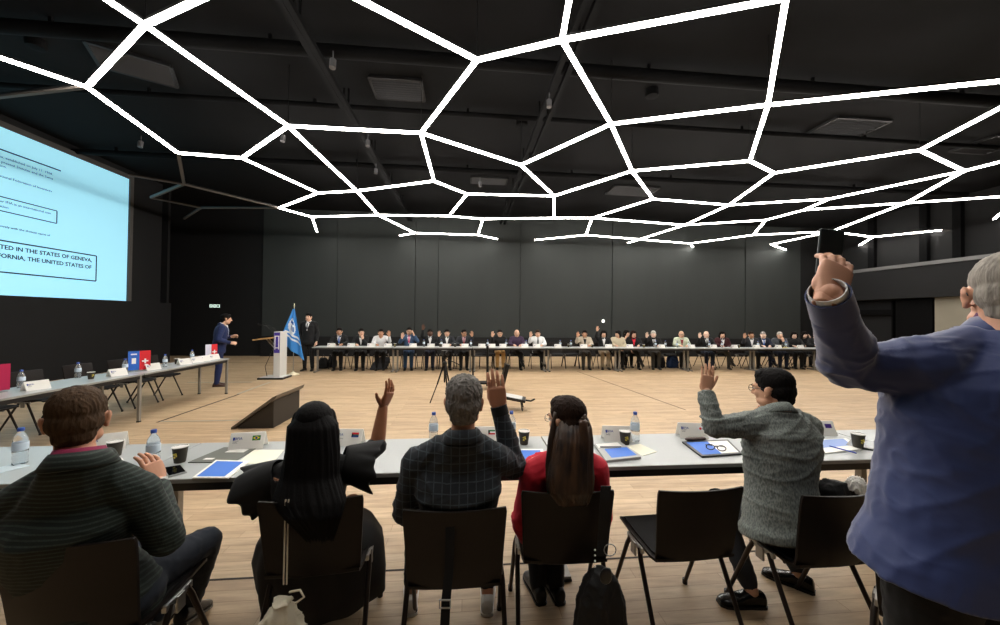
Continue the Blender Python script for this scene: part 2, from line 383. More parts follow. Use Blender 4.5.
# ------------------------------------------------------------------ floor channels
M_tapeL=mat('aluminium floor channel','b9b4a6',.4,.5); M_tapeD=mat('dark floor gap','2a1f18',.7)
def strip(name,a,b_,w,M_,n,h=.004):
    a=Vector(a);b_=Vector(b_);d=(b_-a).normalized();m=MB()
    R=Matrix((d,Vector((-d.y,d.x,0)),Vector((0,0,1)))).transposed()
    m.box((a+b_)/2+Vector((0,0,h/2)),((b_-a).length,w,h),R); return struct(name,m,M_)
strip('trim_5',(-4.6,6.04,0),(-3.35,6.04,0),.035,M_tapeL,0)
strip('trim_6',(-4.62,6.0,0),(-4.62,8.0,0),.035,M_tapeD,0,.003)
strip('trim_7',(-4.66,8.02,0),(-4.72,9.4,0),.06,M_tapeL,0)
strip('trim_8',(-6.6,9.42,0),(-5.15,9.42,0),.06,M_tapeL,0)
strip('trim_9',(3.45,11.0,0),(4.0,6.3,0),.02,M_tapeD,0,.002)
strip('trim_10',(-9,2.44,0),(XR,2.44,0),.014,M_tapeD,0,.002)
strip('trim_11',(-9.8,13.3,0),(XR,13.3,0),.03,M_tapeD,0,.002)
# ------------------------------------------------------------------ tables
def make_table(W,name,label,group,Dp=.6,ends=(-1,)):
    t=thing(name,label,'table',(0,0,0),0,group)
    m=MB(); m.box((0,0,.7175),(W-.006,Dp,.025)); obj('tabletop',m,M_top,t,bevel=.003,world=False)
    m=MB()
    for s in(-1,1): m.box((0,s*(Dp/2+.0005),.717),(W-.006,.006,.022)); 
    obj('edge_band',m,mat('table edge grey','8c8c88',.4),t,world=False)
    m=MB()
    for s in(-1,1): m.box((0,s*(Dp/2-.035),.678),(W-.08,.03,.05)); m.box((s*(W/2-.06),0,.678),(.03,Dp-.1,.05))
    obj('apron',m,M_edge,t,bevel=.002,world=False)
    for sx in ((-1,1) if ends=='T' else ()):
        m=MB(); m.box((sx*(W/2-.06),0,.35),(.045,.05,.66)); m.mi=1; m.box((sx*(W/2-.06),0,.665),(.05,.3,.03)); obj('leg',m,[M_alu,M_edge],t,bevel=.003,world=False)
        m=MB(); m.box((sx*(W/2-.06),0,.018),(.05,Dp-.1,.028)); m.mi=1
        for e in(-1,1): m.box((sx*(W/2-.06),e*(Dp/2-.06),.008),(.056,.03,.016))
        obj('foot',m,[M_alu,M_blk],t,bevel=.003,world=False)
    for sx in (ends if ends!='T' else ()):
        for sy in(-1,1):
            m=MB(); m.box((sx*(W/2-.022),sy*(Dp/2-.04),.35),(.036,.036,.7)); m.mi=1; m.box((sx*(W/2-.022),sy*(Dp/2-.04),.01),(.042,.042,.02)); obj('leg',m,[M_alu,M_blk],t,bevel=.003,world=False)
    return t
nt=make_table(2.45,'conference_table','x','near',ends='T')
nt.matrix_basis=Matrix.Translation((-.635,2.5,0)); nt['label']='long grey-topped table in front of the two seated dark-haired women and plaid jacket man'; nt['group']='front row tables'
dup(nt,(1.82,2.5,0),0,'long grey-topped table in front of the empty chair and grey jacket man','front row tables')
dup(nt,(-3.09,2.5,0),0,'grey-topped table before the man in the dark green shirt','front row tables')
dup(nt,(4.275,2.5,0),0,'grey-topped table end beside the standing man in blue','front row tables')
ft=make_table(2.28,'conference_table','x','far',Dp=.56,ends='T')
fx=[-4.352+2.2865*i for i in range(9)]
FL=['between the man standing by the flag and the empty middle seats','before the man with the pink tie','behind the black camera tripod','before the man in purple and the man in the white shirt','before the woman in red and the two women whispering','behind the raised hand of the grey jacket man','before the grey-haired man and his neighbours in suits','before the last people on the far side']
for i in range(8):
    lab='far long table '+FL[i]
    loc=((fx[i]+fx[i+1])/2,11.15,0)
    if i==0: ft.matrix_basis=Matrix.Translation(loc); ft['label']=lab; ft['group']='far row tables'
    else: dup(ft,loc,0,lab,'far row tables')
ls=make_table(2.02,'conference_table','x','side',ends=(1,))
SLb=['side table with folded name cards nearest the presenter','side table carrying the red and blue flag banners in its middle','side table at the left edge behind the man in green','side table outside the left edge, nearest the camera']
for i,y in enumerate([7.07,5.04,3.01]):
    if i==0: ls.matrix_basis=Matrix.Translation((-5.16,y,0))@Matrix.Rotation(PI/2,4,'Z'); ls['label']=SLb[0]; ls['group']='side row tables'
    else: dup(ls,(-5.16,y,0),PI/2,SLb[i],'side row tables')
# ------------------------------------------------------------------ chairs
def make_chair():
    t=thing('conference_chair','x','chair')
    # shell backrest
    m=MB(); R=[]
    n=9
    prof=[(.45,-.185,.205),(.50,-.20,.21),(.60,-.212,.215),(.72,-.228,.222),(.80,-.242,.226),(.82,-.246,.222)]
    for z,y,w in prof:
        ring=[]
        for k in range(n):
            x=-w+2*w*k/(n-1); ring.append(Vector((x,y+.03*(x/w)**2,z)))
        for k in reversed(range(n)):
            x=-w+2*w*k/(n-1); ring.append(Vector((x,y+.03*(x/w)**2-.013,z)))
        R.append(ring)
    m.rings(R); obj('backrest',m,M_shell,t,auto=40,bevel=.002,world=False)
    m=MB(); R=[]
    for y,z,w in [(.24,.435,.2),(.22,.45,.21),(.05,.445,.215),(-.12,.438,.21),(-.17,.445,.205),(-.19,.46,.205)]:
        R.append([Vector((x*w,y,z+.008*x*x)) for x in(-1,-.6,-.2,.2,.6,1)]+[Vector((x*w,y,z-.014+.008*x*x)) for x in(1,.6,.2,-.2,-.6,-1)])
    m.rings(R); obj('seat',m,M_shell,t,auto=40,world=False)
    m=MB(); R=[]
    for y,z,w in [(.225,.449,.17),(.21,.462,.19),(.05,.462,.195),(-.1,.456,.19),(-.15,.456,.18),(-.165,.452,.16)]:
        R.append([Vector((x*w,y,z)) for x in(-1,-.9,-.3,.3,.9,1)]+[Vector((x*w,y,z-.02)) for x in(1,.9,.3,-.3,-.9,-1)])
    m.rings(R); obj('seat_pad',m,M_pad,t,auto=50,world=False)
    for s in(-1,1):
        for e,(fy,ty) in enumerate([(.25,.07),(-.27,-.03)]):
            m=MB(); m.tube([(s*.218,ty,.425),(s*.225,ty+(fy-ty)*.12,.38),(s*.235,fy,.012)],[.0125,.0125,.011],10,rnd=False); m.mi=1; m.tube([(s*.235,fy,.0),(s*.235,fy,.03)],.015,10,rnd=False)
            obj('leg',m,[M_cleg,M_blk],t,auto=50,world=False)
        m=MB(); m.box((s*.214,.02,.425),(.02,.16,.03)); m.box((s*.225,.02,.40),(.012,.05,.07)); obj('bracket',m,M_steel,t,bevel=.003,world=False)
    m=MB(); m.tube([(-.21,.02,.42),(.21,.02,.42)],.011,8,rnd=False); m.tube([(-.2,-.1,.425),(.2,-.1,.425)],.009,8,rnd=False); obj('crossbar',m,M_cleg,t,auto=50,world=False)
    return t
CH=make_chair(); CHN=[0]
def chair(x,y,rz,label,group):
    if CHN[0]==0:
        CHN[0]=1; CH.matrix_basis=Matrix.Translation((x,y,0))@Matrix.Rotation(rz,4,'Z'); CH['label']=label; CH['group']=group; return CH
    return dup(CH,(x,y,0),rz,label,group)
G1='front row chairs'
G4='chairs behind the far tables'
def chair_back(u,v,rz,label,group=G1):
    p=PZ(u,v,.82); q=Matrix.Rotation(rz,3,'Z')@Vector((0,-.24,0)); return chair(p.x-q.x,p.y-q.y,rz,label,group)
chair_back(310,500,.06,'dark brown chair under the woman with long black hair')
chair_back(455,510,-.02,'dark brown chair under the man in the plaid jacket')
chair_back(569,492,-.05,'dark brown chair under the woman in red')
chair_back(704,490,.03,'empty dark brown chair turned toward the left with its seat visible')
chair_back(848,495,.02,'dark brown chair turned left under the man in the grey jacket')
chair_back(60,545,.05,'dark chair at the lower left under the man in the green shirt')
chair(1.97,1.30,-.93,'dark chair half hidden behind the standing man in the blue suit',G1)
for i,(y,dx) in enumerate([(7.72,0),(7.1,.03),(6.45,-.02),(5.7,.02),(5.05,0),(4.3,.02),(3.6,0)]):
    chair(-5.92+dx,y,-PI/2,['chair at the presenter end of the side table','second chair along the side table from the presenter','third chair along the side table from the presenter','fourth chair along the side table, beside the flag banners','fifth chair along the side table from the presenter','sixth chair along the side table, behind the man in green','chair at the left edge behind the side table'][i],'side table chairs')
# ------------------------------------------------------------------ table ware prototypes
def once(fn):
    st={}
    def g(loc,rz,label,group=None,key=0,**k):
        if key not in st:
            t=fn(**k); st[key]=t; t.matrix_basis=Matrix.Translation(Vector(loc))@Matrix.Rotation(rz,4,'Z'); t['label']=label
            if group:t['group']=group
            return t
        return dup(st[key],loc,rz,label,group)
    return g
def _bottle():
    t=thing('water_bottle','x','bottle')
    m=MB(); m.lathe([(.022,.001),(.031,.003),(.033,.012),(.031,.03),(.033,.045),(.031,.06),(.033,.075),(.033,.085),(.033,.08),(.031,.145),(.027,.165),(.016,.185),(.0125,.192),(.0125,.2)],seg=20)
    obj('bottle_body',m,M_plastic,t,smooth=True,world=False)
    m=MB(); m.lathe([(.0336,.088),(.0340,.09),(.0340,.130),(.0336,.132)],seg=20); obj('label_sleeve',m,M_water,t,smooth=True,world=False)
    m=MB(); m.lathe([(.0145,.2),(.0148,.202),(.0148,.216),(.0135,.219)],seg=18); obj('cap',m,M_cap,t,auto=40,world=False)
    return t
bottle=once(_bottle)
def _cup():
    t=thing('paper_cup','x','cup')
    m=MB(); m.lathe([(.027,0),(.029,.001),(.040,.095),(.0385,.095),(.0275,.006),(.0,.006)],seg=22); m.mi=1; m.lathe([(.0405,.093),(.042,.095),(.042,.098),(.039,.098),(.0385,.094)],seg=22)
    obj('cup_body',m,[M_cup,M_white],t,auto=40,world=False)
    m=MB()
    for a,b_ in(((-.012,.052),(.003,.062)),((.002,.045),(.014,.055)),((-.010,.036),(.004,.044)),((.0,.058),(.012,.066))):
        m.box(((a[0]+b_[0])/2,-.0355,(a[1]+b_[1])/2),(.011,.004,.008),Matrix.Rotation(.5,3,'Y'))
    obj('emblem',m,M_gold,t,world=False)
    return t
cup=once(_cup)
FLG={'brazil':'009b3a','za':'','kw':'','jp':''}
Mg=mat('flag green','1a7a3c',.6);My=mat('flag yellow','f2d21b',.6);Mbl=mat('flag blue','20408f',.6);Mr=mat('flag red','cf1f2b',.6);Mk=mat('flag black','101010',.6);Mw=mat('flag white','f4f4f4',.6);Mpp=mat('flag violet','4b2f86',.6)
def _card(name='',flag=None):
    t=thing('name_card','x','name card')
    # tent, 0.21 wide; front face tilts back, bottom at y=-.05
    h=.105;w=.21
    m=MB(); m.prism([(-.052,0),(-.003,h),(.003,h),(.052,0),(.049,0),(0,h-.006),(-.049,0)],-w/2,w/2,0); obj('card',m,M_white,t,world=False)
    n=Vector((0,-h,.049)).normalized()
    T=plane_T(Vector((-w/2,-.052,0))+n*.0006,(1,0,0),(0,.049,h))
    m=MB(); m.T=T
    def r(x0,y0,x1,y1,mi): m.mi=mi; m.box(((x0+x1)/2,(y0+y1)/2,0),(x1-x0,y1-y0,.0004))
    m.mi=0; r(.018,.066,.030,.086,0); r(.033,.068,.036,.086,0); s=m.T; m.mi=1
    text(m,'IFIA',.024,T@Matrix.Translation((.036,.069,0)),.0003); m.mi=2
    text(m,name or 'MEMBER',.0085,T@Matrix.Translation((.02,.048,0)),.0003); text(m,'IFIA MEMBER',.006,T@Matrix.Translation((.02,.06,0)),.0002)
    obj('lettering',m,[M_inkblue,M_inkblue,M_ink],t,world=False)
    if flag:
        m=MB(); m.T=T; x0,x1,y0,y1=.135,.185,.060,.092
        def q(a,b_,c,d,mi): m.mi=mi; m.box(((a+b_)/2,(c+d)/2,.0002*mi*.3),(b_-a,d-c,.0005+.0002*(mi%7)))
        if flag=='br': q(x0,x1,y0,y1,0); m.mi=1; m.prism([(.16,.064),(.181,.076),(.16,.088),(.139,.076)],0,.0009,2); m.mi=2; m.T=T@Matrix.Translation((.16,.076,0)); m.lathe([(.008,0),(.008,.0013)],seg=14)
        if flag=='za': q(x0,x1,.079,y1,3); q(x0,x1,y0,.073,2); m.mi=0; m.box((.16,.076,0),(.05,.006,.0016)); m.mi=4; m.prism([(x0,.063),(.15,.076),(x0,.089)],0,.0012,2)
        if flag=='kw': q(x0,x1,.0815,y1,0); q(x0,x1,.0705,.0815,5); q(x0,x1,y0,.0705,3); m.mi=4; m.prism([(x0,y0),(.147,.0705),(.147,.0815),(x0,y1)],0,.0018,2)
        if flag=='jp': q(x0,x1,y0,y1,5); m.mi=3; m.T=T@Matrix.Translation((.16,.076,0)); m.lathe([(.0095,0),(.0095,.0014)],seg=16)
        if flag=='xx': q(x0,x1,y0,y1,6); m.mi=5; m.box((.16,.076,0),(.05,.006,.0022)); m.box((.152,.076,0),(.006,.032,.0022))
        if flag=='bb': q(x0,x0+.014,y0,y1,2); q(x0+.018,x1,y0,y1,2)
        obj('flag_print',m,[Mg,My,Mbl,Mr,Mk,Mw,Mpp],t,world=False)
    return t
card=once(_card)
ZT=.7302
GB='bottles on the front tables';GC='paper cups on the front tables';GN='name cards on the front tables'
def onT(u,v): p=PZ(u,v,ZT); return (p.x,min(p.y,2.71),ZT)
for (u,v,l) in [(20,464,'water bottle at the left edge beside the man in green'),(153,466,'water bottle behind the hand of the man in green'),(434,440,'water bottle left of the plaid jacket man'),(511,440,'water bottle right of the raised arm in black sleeve'),(635,441,'water bottle beside the cup right of the woman in red')]:
    bottle(onT(u,v),u*.3,l,GB)
for (u,v,l) in [(115,456,'paper cup with yellow emblem right of the head of the man in green'),(180,462,'paper cup with yellow emblem behind the black phone'),(524,444,'paper cup with yellow emblem left of the woman in red'),(625,444,'paper cup standing before a name card right of the woman in red'),(858,447,'dark paper cup on a tablet at the right end')]:
    z=ZT
    if u==858: z=ZT+.012
    p=PZ(u,v,z); cup((p.x,p.y,z),(-.15 if u<860 else 1.5),l,GC)
for (u,v,rz,nm,fl,l) in [(246,449,.14,'BRAZIL','br','white name card with a Brazilian flag'),(350,442,-.1,'SOUTH AFRICA','za','white name card with a South African flag behind the ruffled sleeve'),(484,440,-.05,'KUWAIT','kw','white name card with green white and red flag beside the plaid jacket man'),
    (618,441,-.12,'MEMBER','bb','white name card with blue flag behind the paper cup and bottle'),(693,437,-.2,'JAPAN','jp','white name card with a red dot flag'),(808,430,-.1,'MEMBER','xx','white name card with violet and white flag right of the grey jacket'),(878,425,.75,'MEMBER',None,'white name card seen edge-on beside the blue suit'),(101,451,.5,'MEMBER',None,'white name card behind the head of the man in green')]:
    x,y,z=onT(u,v); card((x,min(y+.03,2.72),z),rz,l,GN,key=nm+str(fl),name=nm,flag=fl)
# flat papers
def sheet(name,pts,z,h,mats,label,cat,group=None,mi=0):
    m=MB(); q=[PZ(u,v,z) for u,v in pts]; 
    m.rings([[Vector((p.x,p.y,z)) for p in q],[Vector((p.x,p.y,z+h)) for p in q]]); return m
def flat(name,pts,h,M_,label,cat,z=ZT,group=None):
    q=[PZ(u,v,z) for u,v in pts]; c=sum(q,Vector())/len(q)
    t=thing(name,label,cat,(c.x,c.y,z),0,group); m=MB()
    m.rings([[Vector((p.x,p.y,z)) for p in q],[Vector((p.x,p.y,z+h)) for p in q]]); obj('cover' if name!='paper_sheet' else 'sheet',m,M_,t); return t,q,c
def inset(q,c,k,z): return [Vector((c.x+(p.x-c.x)*k,c.y+(p.y-c.y)*k,z)) for p in q]
def layer(t,q,z,h,M_,name):
    m=MB(); m.rings([[Vector((p.x,p.y,z)) for p in q],[Vector((p.x,p.y,z+h)) for p in q]]); return obj(name,m,M_,t)
def lerp(q,a,b_): # bilinear in quad q (0:bl 1:br 2:tr 3:tl)
    return q[0]*(1-a)*(1-b_)+q[1]*a*(1-b_)+q[2]*a*b_+q[3]*(1-a)*b_
def sub(q,a0,b0,a1,b1): return [lerp(q,a0,b0),lerp(q,a1,b0),lerp(q,a1,b1),lerp(q,a0,b1)]
Mgb=mat('grey brochure','5d6058',.45)
t,q,c=flat('brochure',[(188,463),(233,463),(258,448),(224,448)],.006,Mgb,'grey brochure with white lettering lying by the Brazilian name card','brochure')
layer(t,sub(q,.35,.62,.85,.84),ZT+.0062,.0004,M_white,'title_print'); layer(t,sub(q,.2,.15,.42,.25),ZT+.0062,.0004,M_white,'small_print')
t,q,c=flat('folder',[(192,479),(228,479),(250,462),(216,461)],.008,M_paper,'white folder with a blue cover beside the grey brochure','folder',z=ZT+.0)
layer(t,sub(q,.08,.06,.86,.92),ZT+.0082,.0006,M_blueprint,'blue_panel')
t,q,c=flat('paper_sheet',[(236,464),(272,464),(284,450),(254,450)],.002,M_cream,'cream sheet of paper behind the ruffled sleeve','paper')
t,q,c=flat('folder',[(508,466),(545,466),(543,450),(516,450)],.008,M_paper,'blue covered folder between plaid jacket man and woman in red','folder'); layer(t,sub(q,.1,.15,.9,.9),ZT+.0082,.0006,M_blueprint,'blue_panel')
t,q,c=flat('folder',[(606,463),(641,459),(621,444),(594,446)],.016,mat('grey folder edge','a8a9a8',.5),'grey stack of folders with a blue cover right of the woman in red','folder'); layer(t,sub(q,.2,.1,.95,.62),ZT+.0162,.0006,M_blueprint,'blue_panel'); layer(t,sub(q,.05,.7,.85,.97),ZT+.0162,.0006,M_white,'white_panel')
t2=MB(); a=lerp(q,.12,.72);c2=lerp(q,.75,.62); t2.tube([a+Vector((0,0,.022)),c2+Vector((0,0,.022))],.004,8); tag(obj('pen',t2,mat('navy pen','1c2a55',.3),smooth=True),'dark blue pen lying across the folder stack','pen')
t,q,c=flat('paper_sheet',[(642,456),(657,452),(640,444),(626,446)],.002,M_cream,'cream sheet of paper right of the folder stack','paper')
# black open folder with phone, glasses
t,q,c=flat('folder',[(702,458),(742,455),(728,441),(682,443)],.012,M_blk,'black folder holding a blue printed sheet beside the grey sleeve','folder'); layer(t,sub(q,.06,.08,.52,.9),ZT+.0122,.0006,M_blueprint,'blue_panel'); layer(t,sub(q,.52,.08,.95,.9),ZT+.0122,.0006,M_paper,'white_sheet')
p=PZ(697,440,ZT+.02); m=MB(); m.tube([p+Vector((-.06,.02,0)),p+Vector((.07,.03,0))],.02,12,flat=.6); tag(obj('glasses_case',m,mat('brown case','4a3a35',.5),smooth=True),'small brown case lying behind the black folder','case')
p=PZ(716,448,ZT+.03); gl=thing('eyeglasses','black folded eyeglasses lying on the open black folder','eyeglasses',(p.x,p.y,ZT+.013),-.45)
for s in(-1,1):
    m=MB(); n=14; pr=[Vector((s*.034+.026*math.cos(2*PI*k/n),0,.02+.018*math.sin(2*PI*k/n))) for k in range(n)]
    for k in range(n): m.tube([pr[k],pr[(k+1)%n]],.003,6,rnd=False)
    obj('rim',m,M_blk,gl,world=False)
    m=MB(); m.tube([(s*.06,0,.026),(s*.055,.07,.012),(s*.01,.09,.004)],.0025,6); obj('temple_arm',m,M_blk,gl,world=False)
m=MB(); m.tube([(-.01,0,.025),(.01,0,.025)],.003,6); obj('bridge',m,M_blk,gl,world=False)
t,q,c=flat('folder',[(818,455),(862,450),(846,439),(812,441)],.008,M_paper,'blue and white folder right of the grey jacket','folder'); layer(t,sub(q,.05,.35,.9,.95),ZT+.0082,.0006,mat('pale blue print','7d97cf',.5),'blue_panel')
a=PZ(830,446,ZT+.016);c2=PZ(856,453,ZT+.016); m=MB(); m.tube([a,c2],.0045,8); tag(obj('pen',m,mat('blue pen','2746b0',.3),smooth=True),'blue pen lying on the folder at the right','pen')
t,q,c=flat('tablet',[(846,446),(873,451),(882,443),(852,439)],.01,M_blk,'dark tablet under the paper cup at the right end','tablet'); layer(t,sub(q,.06,.06,.94,.94),ZT+.0102,.0006,mat('tablet screen grey','6c7072',.2),'display')
# phone
t,q,c=flat('mobile_phone',[(168,478),(187,473),(181,466),(162,469)],.009,M_steel,'black phone lying near the front edge beside the water bottle','phone'); layer(t,sub(q,.06,.05,.94,.95),ZT+.0092,.0006,M_glass,'display')
t,q,c=flat('paper_sheet',[(100,468),(125,462),(122,458),(108,459)],.002,M_paper,'white sheet of paper under the cup by the man in green','paper')
t,q,c=flat('paper_sheet',[(-6,475),(30,466),(18,463),(-10,470)],.003,mat('pale blue paper','c4d2d8',.6),'pale sheet of paper at the left edge of the table','paper')
# ------------------------------------------------------------------ side-table things
def onS(u,v): p=PZ(u,v,ZT); return (min(max(p.x,-5.4),-4.92),p.y,ZT)
for (u,v,l) in [(21,388,'bottle at the left edge of the side table'),(71,378,'bottle in the middle of the side table'),(125,373,'bottle left of the blue and red banners'),(165,367,'bottle right of the red flag banner'),(192,361,'bottle near the presenter end of the side table')]:
    x,y,z=onS(u,v); bottle((x,y,z),.3,l,'bottles on the side tables')
for (u,v,l) in [(36,389,'folded name card at the left end of the side table'),(117,377,'folded name card before the blue banner'),(152,372,'folded name card right of the red flag banner'),(184,366,'folded name card beyond the table joint'),(196,365,'folded name card right beside another on the side table'),(216,358,'folded name card at the corner nearest the presenter'),(225,357,'last folded name card on the side table corner')]:
    x,z=-5.06,ZT; y=min(PX(u,v,x).y,7.9 if u>220 else 7.62); card((x,y,z),1.3,l,'name cards on the side tables',key='plain',name='MEMBER',flag=None)
for (u,v,l) in [(91,379,'paper cup left of the name cards on the side table'),(177,364,'paper cup beside the distant bottles on the side table')]:
    x,y,z=onS(u,v); cup((x,y,z),1.2,l,'paper cups on the side tables')
def banner(u,v,cols,lab,w=.13,h=.30,cross=False,rz=.9):
    x,y,z=onS(u,v); t=thing('flag_banner',lab,'table flag',(x,y,z),rz)
    m=MB(); m.lathe([(.05,0),(.05,.01),(.01,.015)],seg=16); m.tube([(0,0,.01),(0,0,h+.01)],.005,8,rnd=False); obj('stand',m,M_steel,t,auto=40,world=False)
    for i,cn in enumerate(cols):
        m=MB(); m.mi=0; m.box((-(w*(len(cols)-1))/2+w*i,-.01-.004*i,h/2+.02),(w,.006,h)); 
        if cn=='sw': m.mi=1; m.box((-(w*(len(cols)-1))/2+w*i,-.018-.004*i,h*.52),(.075,.004,.022)); m.box((-(w*(len(cols)-1))/2+w*i,-.018-.004*i,h*.52),(.022,.004,.075))
        if cn=='bl': m.mi=1; m.box((-(w*(len(cols)-1))/2+w*i,-.015,h*.55),(.05,.004,.09)); m.box((-(w*(len(cols)-1))/2+w*i,-.015,h*.9),(.07,.004,.02))
        obj('banner_cloth',m,[mat('banner '+cn,{'sw':'d8252f','bl':'2a66c8','pk':'c22355','wh':'d8d8e8'}[cn],.6),Mw],t,bevel=.002,world=False)
banner(139,371,['bl','sw'],'pair of table banners, blue emblem and red with white cross')
banner(211,359,['wh','sw'],'pair of red and white table banners near the presenter',.1,.28)
banner(1,392,['pk'],'crimson table banner cut by the left edge',.12,.3)
# ------------------------------------------------------------------ far-table things
FX0=lambda u,v,Y=11.0: PY(u,v,Y).x
for i,(u,side) in enumerate([(331,'card'),(351,'card'),(371,'card'),(388,'card'),(413,'card'),(431,'card'),(446,'card'),(465,'card'),(482,'card'),(492,'card'),(503,'card'),(525,'card'),(537,'card'),(558,'card'),(584,'card'),(609,'card'),(630,'card'),(662,'card'),(692,'card'),(714,'card'),(735,'card'),(757,'card'),(779,'card'),(801,'card')]):
    x=FX0(u,346); card((x,11.03,.7302),random.uniform(-.1,.1),'small folded white name card on the far table row','name cards on the far tables',key='plain')
for i,u in enumerate([441,471,488,507,527,562,573,659,669,680,692,713,727,763,791,423]):
    x=FX0(u,346); bottle((x,11.18+random.uniform(-.02,.08),.7302),i,'small clear water bottle on the far table row','bottles on the far tables')
for i,u in enumerate([394,414,440,455,570,594,646,742,786]):
    x=FX0(u,346); cup((x,11.15,.7302),i,'small dark paper cup on the far table row','paper cups on the far tables')
# ------------------------------------------------------------------ lectern
lx,ly=-4.90,10.0
le=thing('lectern','white column lectern with purple banner and wooden reading board','lectern',(lx,ly,0))
Mlec=mat('lectern white','cfcfcc',.5)
m=MB(); m.box((.12,0,.62),(.16,.36,1.18)); obj('column',m,Mlec,le,bevel=.006,world=False)
m=MB(); m.box((0,0,.02),(.62,.5,.04)); m.mi=1; m.box((0,0,.045),(.56,.44,.012)); obj('base',m,[M_black,Mlec],le,bevel=.004,world=False)
m=MB(); m.box((.12,-.184,.93),(.14,.006,.52)); m.mi=1; 
for k in range(2): m.box((.075+.09*k,-.189,.93),(.02,.006,.34))
m.box((.12,-.189,1.10),(.12,.006,.02)); m.box((.12,-.189,.80),(.10,.006,.02)); obj('banner',m,[mat('lectern purple','4a3aa0',.5),Mw],le,world=False)
m=MB(); m.box((-.20,0,1.03),(.50,.46,.035),Matrix.Rotation(-.13,3,'Y')); obj('reading_board',m,mat('light oak board','b9925f',.45,noise_s=8,noise_a=.2,stretch=(1,6,1)),le,bevel=.004,world=False)
m=MB(); m.tube([(.03,0,.72),(-.22,0,1.0)],.018,8); m.tube([(.03,.12,.72),(-.22,.12,1.0)],.018,8); obj('support_arm',m,M_steel,le,smooth=True,world=False)
for s in(-.1,.12):
    m=MB(); m.tube([(-.02,s,1.05),(-.05,s,1.22),(-.2,s,1.36),(-.38,s,1.40)],[.008,.007,.007,.016],8); obj('microphone',m,M_blk,le,smooth=True,world=False)
m=MB(); m.tube([(-.02,.1,1.0),(-.15,.05,.6),(-.25,.0,.3),(-.2,0,.05)],.007,6); obj('cable',m,M_blk,le,smooth=True,world=False)
# ------------------------------------------------------------------ flag on pole
fp=Vector((-4.70,10.55,0)); FLS=Matrix.Diagonal((.8,1,.87,1)); fl=thing('flag_on_stand','blue flag with white emblem drooping from a pole by the lectern','flag',fp)
m=MB(); m.tube([(0,0,0.04),(0,0,2.12)],.012,10); obj('pole',m,M_steel,fl,smooth=True,world=False)
m=MB(); m.lathe([(.0,2.12),(.02,2.13),(.012,2.16),(.022,2.18),(0.002,2.26)],seg=12); obj('finial',m,mat('pale brass','d8cfa8',.3,.5),fl,smooth=True,world=False)
m=MB(); m.lathe([(.19,0),(.19,.015),(.10,.05),(.03,.09),(.02,.12)],seg=18); obj('base',m,mat('ivory base','d8cdb0',.5),fl,auto=40,world=False)
# cloth: hangs from hoist; outline in (x,z); folds in y
def flagp(s,t):
    # s across 0..1, t down 0..1
    zt=2.08-1.32*t; l=-.02-.40*min(1,(t*1.5))**.8*(1-s) ; rr=.04+.42*t**1.15*s
    x=l+ (rr)*1.0
    z=zt-.30*s*t+ .28*(1-s)*t*t*-1*-1*0
    y=-.05-.05*math.sin(s*11+t*2)*min(1,t*2)
    return Vector((x,y,z))
def flag_outline(s,t):
    # left edge from (0,2.05) to (-.42,.95); right edge from (.02,2.05) to (.40,.55)
    lft=Vector((-.03-.42*t,0,2.08-1.08*t)) if t<.8 else Vector((-.03-.42*.8+.3*(t-.8)*0,0,2.08-1.08*t-.0))
    rgt=Vector((.03+.36*t,0,2.08-1.62*t))
    p=lft.lerp(rgt,s); p.y=-.04-.045*math.sin(s*13+t*2)*min(1,t*2.5); return p
ns,ntt=36,44; m=MB()
m2f=[]
vs=[flag_outline(i/ns,j/ntt) for j in range(ntt+1) for i in range(ns+1)]
vb=[p+Vector((0,.012,0)) for p in vs]
def emblem(s,t):
    # disc + bars + diagonal stripes in flag coordinates
    if (s-.42)**2*1.2+((t-.42))**2*2.2<.09:
        if .30<t<.36 and .25<s<.62: return 2
        if .40<t<.52 and (.30<s<.36 or .42<s<.48 or .54<s<.60): return 2
        return 1
    if .60<t<.64 or .69<t<.72: return 1 if .05<s<.95 else 0
    return 0
W_=ns+1
for j in range(ntt):
    for i in range(ns):
        a=j*W_+i; m2f.append(((a,a+1,a+1+W_,a+W_),emblem((i+.5)/ns,(j+.5)/ntt)))
off=len(vs)
m.v=[tuple(p) for p in vs+vb]
for f,k in m2f: m.f.append(f);m.m.append(k)
for f,k in m2f: m.f.append(tuple(reversed([x+off for x in f])));m.m.append(0)
for j in range(ntt):
    a=j*W_;m.f.append((a,a+W_,a+W_+off,a+off));m.m.append(0); a=j*W_+ns;m.f.append((a+W_,a,a+off,a+W_+off));m.m.append(0)
for i in range(ns):
    a=ntt*W_+i; m.f.append((a,a+1,a+1+off,a+off));m.m.append(0)
obj('flag_cloth',m,[mat('flag sky blue','3f8fdc',.7),mat('flag emblem white','eef4f8',.7),mat('flag emblem blue','1f5cae',.7)],fl,smooth=True,world=False,fix=False)
# ------------------------------------------------------------------ floor monitor wedge
wd=thing('floor_monitor','dark wedge-shaped floor monitor box facing the lectern','floor monitor',(-2.75,5.9,0),-.02)
m=MB(); m.prism([(-.50,.0),(.0,.0),(.0,.40),(-.48,.03)],-.30,.50,1); obj('cabinet',m,mat('wedge brown black','2c2722',.6),wd,bevel=.006,world=False)
m=MB(); m.prism([(-.56,.0),(-.55,-.0),(.04,.43),(.06,.485),(.0,.455),(-.56,.03)],-.34,.54,1); obj('sloping_screen',m,mat('wedge lid','5f564c',.45),wd,bevel=.004,world=False)
